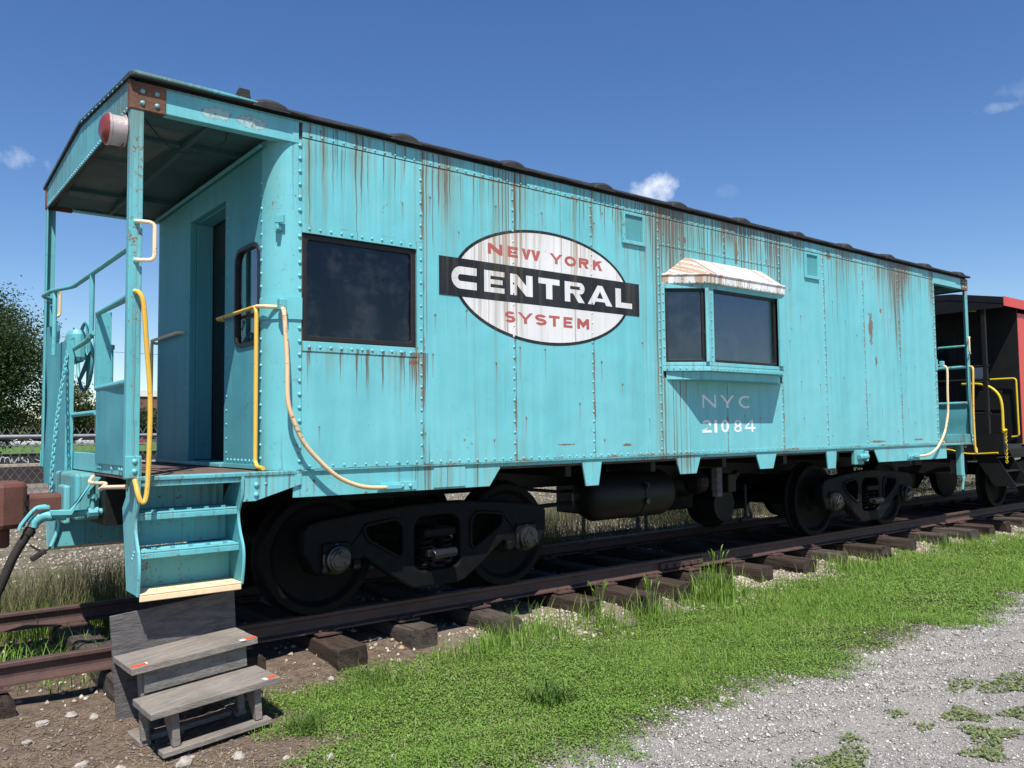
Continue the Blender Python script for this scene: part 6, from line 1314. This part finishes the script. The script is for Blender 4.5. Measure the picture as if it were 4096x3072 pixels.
# ------------------------------------------------------------------ trees
M['bark'] = simple('tree_bark', (.075, .055, .042), (.035, .027, .022), 2, .9, 8, .5)
M['leafA'] = islands('big_tree_leaves', [(.016, .036, .010), (.036, .066, .017), (.062, .098, .026), (.027, .05, .014), (.085, .12, .036)], .6, .3, .3)
M['leafB'] = islands('olive_leaves', [(.030, .040, .014), (.060, .075, .025), (.090, .095, .035)], .6, .25, .3)
M['leafC'] = islands('conifer_leaves', [(.010, .020, .009), (.022, .036, .014), (.035, .05, .018)], .6, .15, .3)
def tree(x, y, h, rad, label, mat='leafA', nclump=150, per=130, ls=.28, shape='round', z=-.5, seed=1, name='broadleaf_tree', trunk_h=.3, group=None, droop=.0):
    rs = np.random.default_rng(seed); T = thing(name, (x, y, z), label, 'tree', group)
    g = Geo(); r0 = h*.022
    g.tube(smooth_path([(x, y, z-.2), (x+.1, y, z+h*.2), (x-.1, y+.1, z+h*.5), (x, y, z+h*.85)], 4), [r0*(1-.8*i/12) for i in range(13)], 8)
    cl = []
    for i in range(nclump):
        while True:
            q = rs.uniform(-1, 1, 3)
            if shape == 'cone':
                v = (q[2]+1)/2; rr = 1.05-v
                if math.hypot(q[0], q[1]) < rr: break
            else:
                d = np.linalg.norm(q)
                if .35 < d < 1: break
        hh = z+h*trunk_h+(h*(1-trunk_h))*(q[2]+1)/2; k = 1+.25*math.sin(4*math.atan2(q[1], q[0])+seed+3*q[2])
        cl.append((x+q[0]*rad*k, y+q[1]*rad*k, hh))
    for i in range(0, nclump, 6):
        c = Vector(cl[i]); b = Vector((x, y, z+h*trunk_h*.6+(c.z-z)*.35)); mid = b.lerp(c, .55)+Vector((0, 0, .05*h*(rs.random()-.2))); g.tube([b, mid, c], [r0*.42, r0*.22, r0*.06], 6)
    g.build('trunk', 'bark', T, smooth=True)
    P = []
    for c in cl:
        s = rad*rs.uniform(.10, .24); q = rs.normal(0, 1, (per, 3))*np.array([s, s, s*.62]); q[:, 2] -= droop*np.abs(rs.normal(0, s, per)); P.append(np.array(c)+q)
    P = np.concatenate(P); n = len(P); a = rs.normal(0, 1, (n, 3)); a /= np.linalg.norm(a, axis=1)[:, None]; b = rs.normal(0, 1, (n, 3)); b -= a*np.sum(a*b, 1)[:, None]; b /= np.linalg.norm(b, axis=1)[:, None]
    s = ls*rs.uniform(.5, 1.2, n)[:, None]; V = np.stack([P-a*s, P+b*s*.45, P+a*s, P-b*s*.45], 1).reshape(-1, 3)-np.array([x, y, z])
    me = raw_mesh('crown', V, np.arange(4*n), mat, 4); ob = bpy.data.objects.new('crown', me); COL.objects.link(ob); ob.parent = T
def trees():
    # the big loose tree past the black wall
    tree(1.2, 62, 12.4, 5.2, 'large loose green tree standing beyond the graffiti wall', 'leafA', 520, 260, .125, seed=3, trunk_h=.10, droop=.6)
    tree(-8, 66, 13.5, 6, 'broad green tree to the left of the large loose tree', 'leafA', 380, 190, .15, seed=4, trunk_h=.08, droop=.5)
    tree(27, 165, 11.5, 5.0, 'thin olive tree behind the brake stand beyond the parked cars', 'leafB', 90, 90, .32, seed=5, trunk_h=.12, name='small_tree')
    tree(34.5, 165, 10.0, 3.0, 'dark pointed conifer beyond the bright red car', 'leafC', 120, 90, .30, 'cone', seed=6, trunk_h=.03, name='conifer_tree')
    for i, (x, h, r) in enumerate(((-14, 6, 4), (4, 6.0, 5), (12, 5.2, 4.5), (19, 6.2, 5), (26, 5.0, 4.5), (32, 5.2, 4), (39, 5.6, 4.5), (44, 6.8, 4.5), (52, 6, 5))):
        tree(x, 172+(i % 3)*2, h, r, ['round dark bush far left beyond the lawn', 'dark bush below the large loose tree', 'low bush right of the large tree trunk', 'rounded hedge tree behind the silver car', 'low olive bush below the thin tree', 'low bush below the dark conifer', 'bush right of the dark conifer', 'green tree in front of the brick building', 'far bush to the right of the brick building'][i], 'leafB' if i % 2 else 'leafC', 60, 80, .36, seed=20+i, trunk_h=.0, name='bush')
    labs = ['dark leafy shrub on the fence by the forked fence posts', 'dark leafy shrub on the fence behind the rear truck', 'dark shrub against the fence behind the coupled ends', 'dense shrub against the fence behind the red caboose steps', 'shrub on the fence behind the red caboose truck', 'last dark shrub along the fence behind the red caboose']
    for i, (x, h, r) in enumerate(((8.3, 1.0, .8), (10.6, 1.5, 1.1), (12.9, 1.7, 1.2), (15.4, 1.8, 1.3), (18.0, 1.8, 1.3), (20.6, 1.9, 1.4))): tree(x, 4.1, h, r, labs[i], 'leafC', 60, 90, .045, seed=50+i, trunk_h=.0, name='shrub', z=-.45)
trees()
M['brick'] = simple('brown_brick', (.20, .115, .075), (.14, .08, .055), .7, .9, 3, .1)
def far_building():
    B = thing('brick_building', (52, 190, -.5), 'brown brick building with white roof band far beyond the parked cars', 'building')
    g = Geo(); g.box(43.0, 61, 186, 198, -.5, 9.7); g.build('wall', 'brick', B)
    r = Geo(); r.box(42.7, 61.3, 185.7, 198.3, 9.71, 11.0); r.build('roof_band', 'tape_white', B)
    for i in range(6):
        for z in (2.0, 5.6): w = Geo(); w.box(44.4+2.7*i, 46+2.7*i, 185.95, 186.0, z, z+1.5); w.build('window', 'gasket', B)
    # utility poles carrying a wire
    for i, (x, y) in enumerate(((26.5, 140), (-30, 140))):
        U = thing('utility_pole', (x, y, -.5), ['thin wooden utility pole beyond the lawn, behind the brake stand', 'thin wooden utility pole far off to the left of the big tree'][i], 'utility pole'); g = Geo(); g.tube([(x, y, -.5), (x, y, 5.6)], .13, 8); g.build('pole', 'bark', U); c = Geo(); c.box(x-1, x+1, y-.06, y+.06, 5.0, 5.15); c.build('crossarm', 'bark', U)
    g = Geo(); P = [(-40+4*i, 80, 10.4-1.2*math.sin(math.pi*i/40)) for i in range(41)]; g.tube(P, .016, 4); o = g.build('overhead_wire', 'gasket', None); tag(o, 'thin overhead wire crossing the sky behind the platform', 'wire')
far_building()
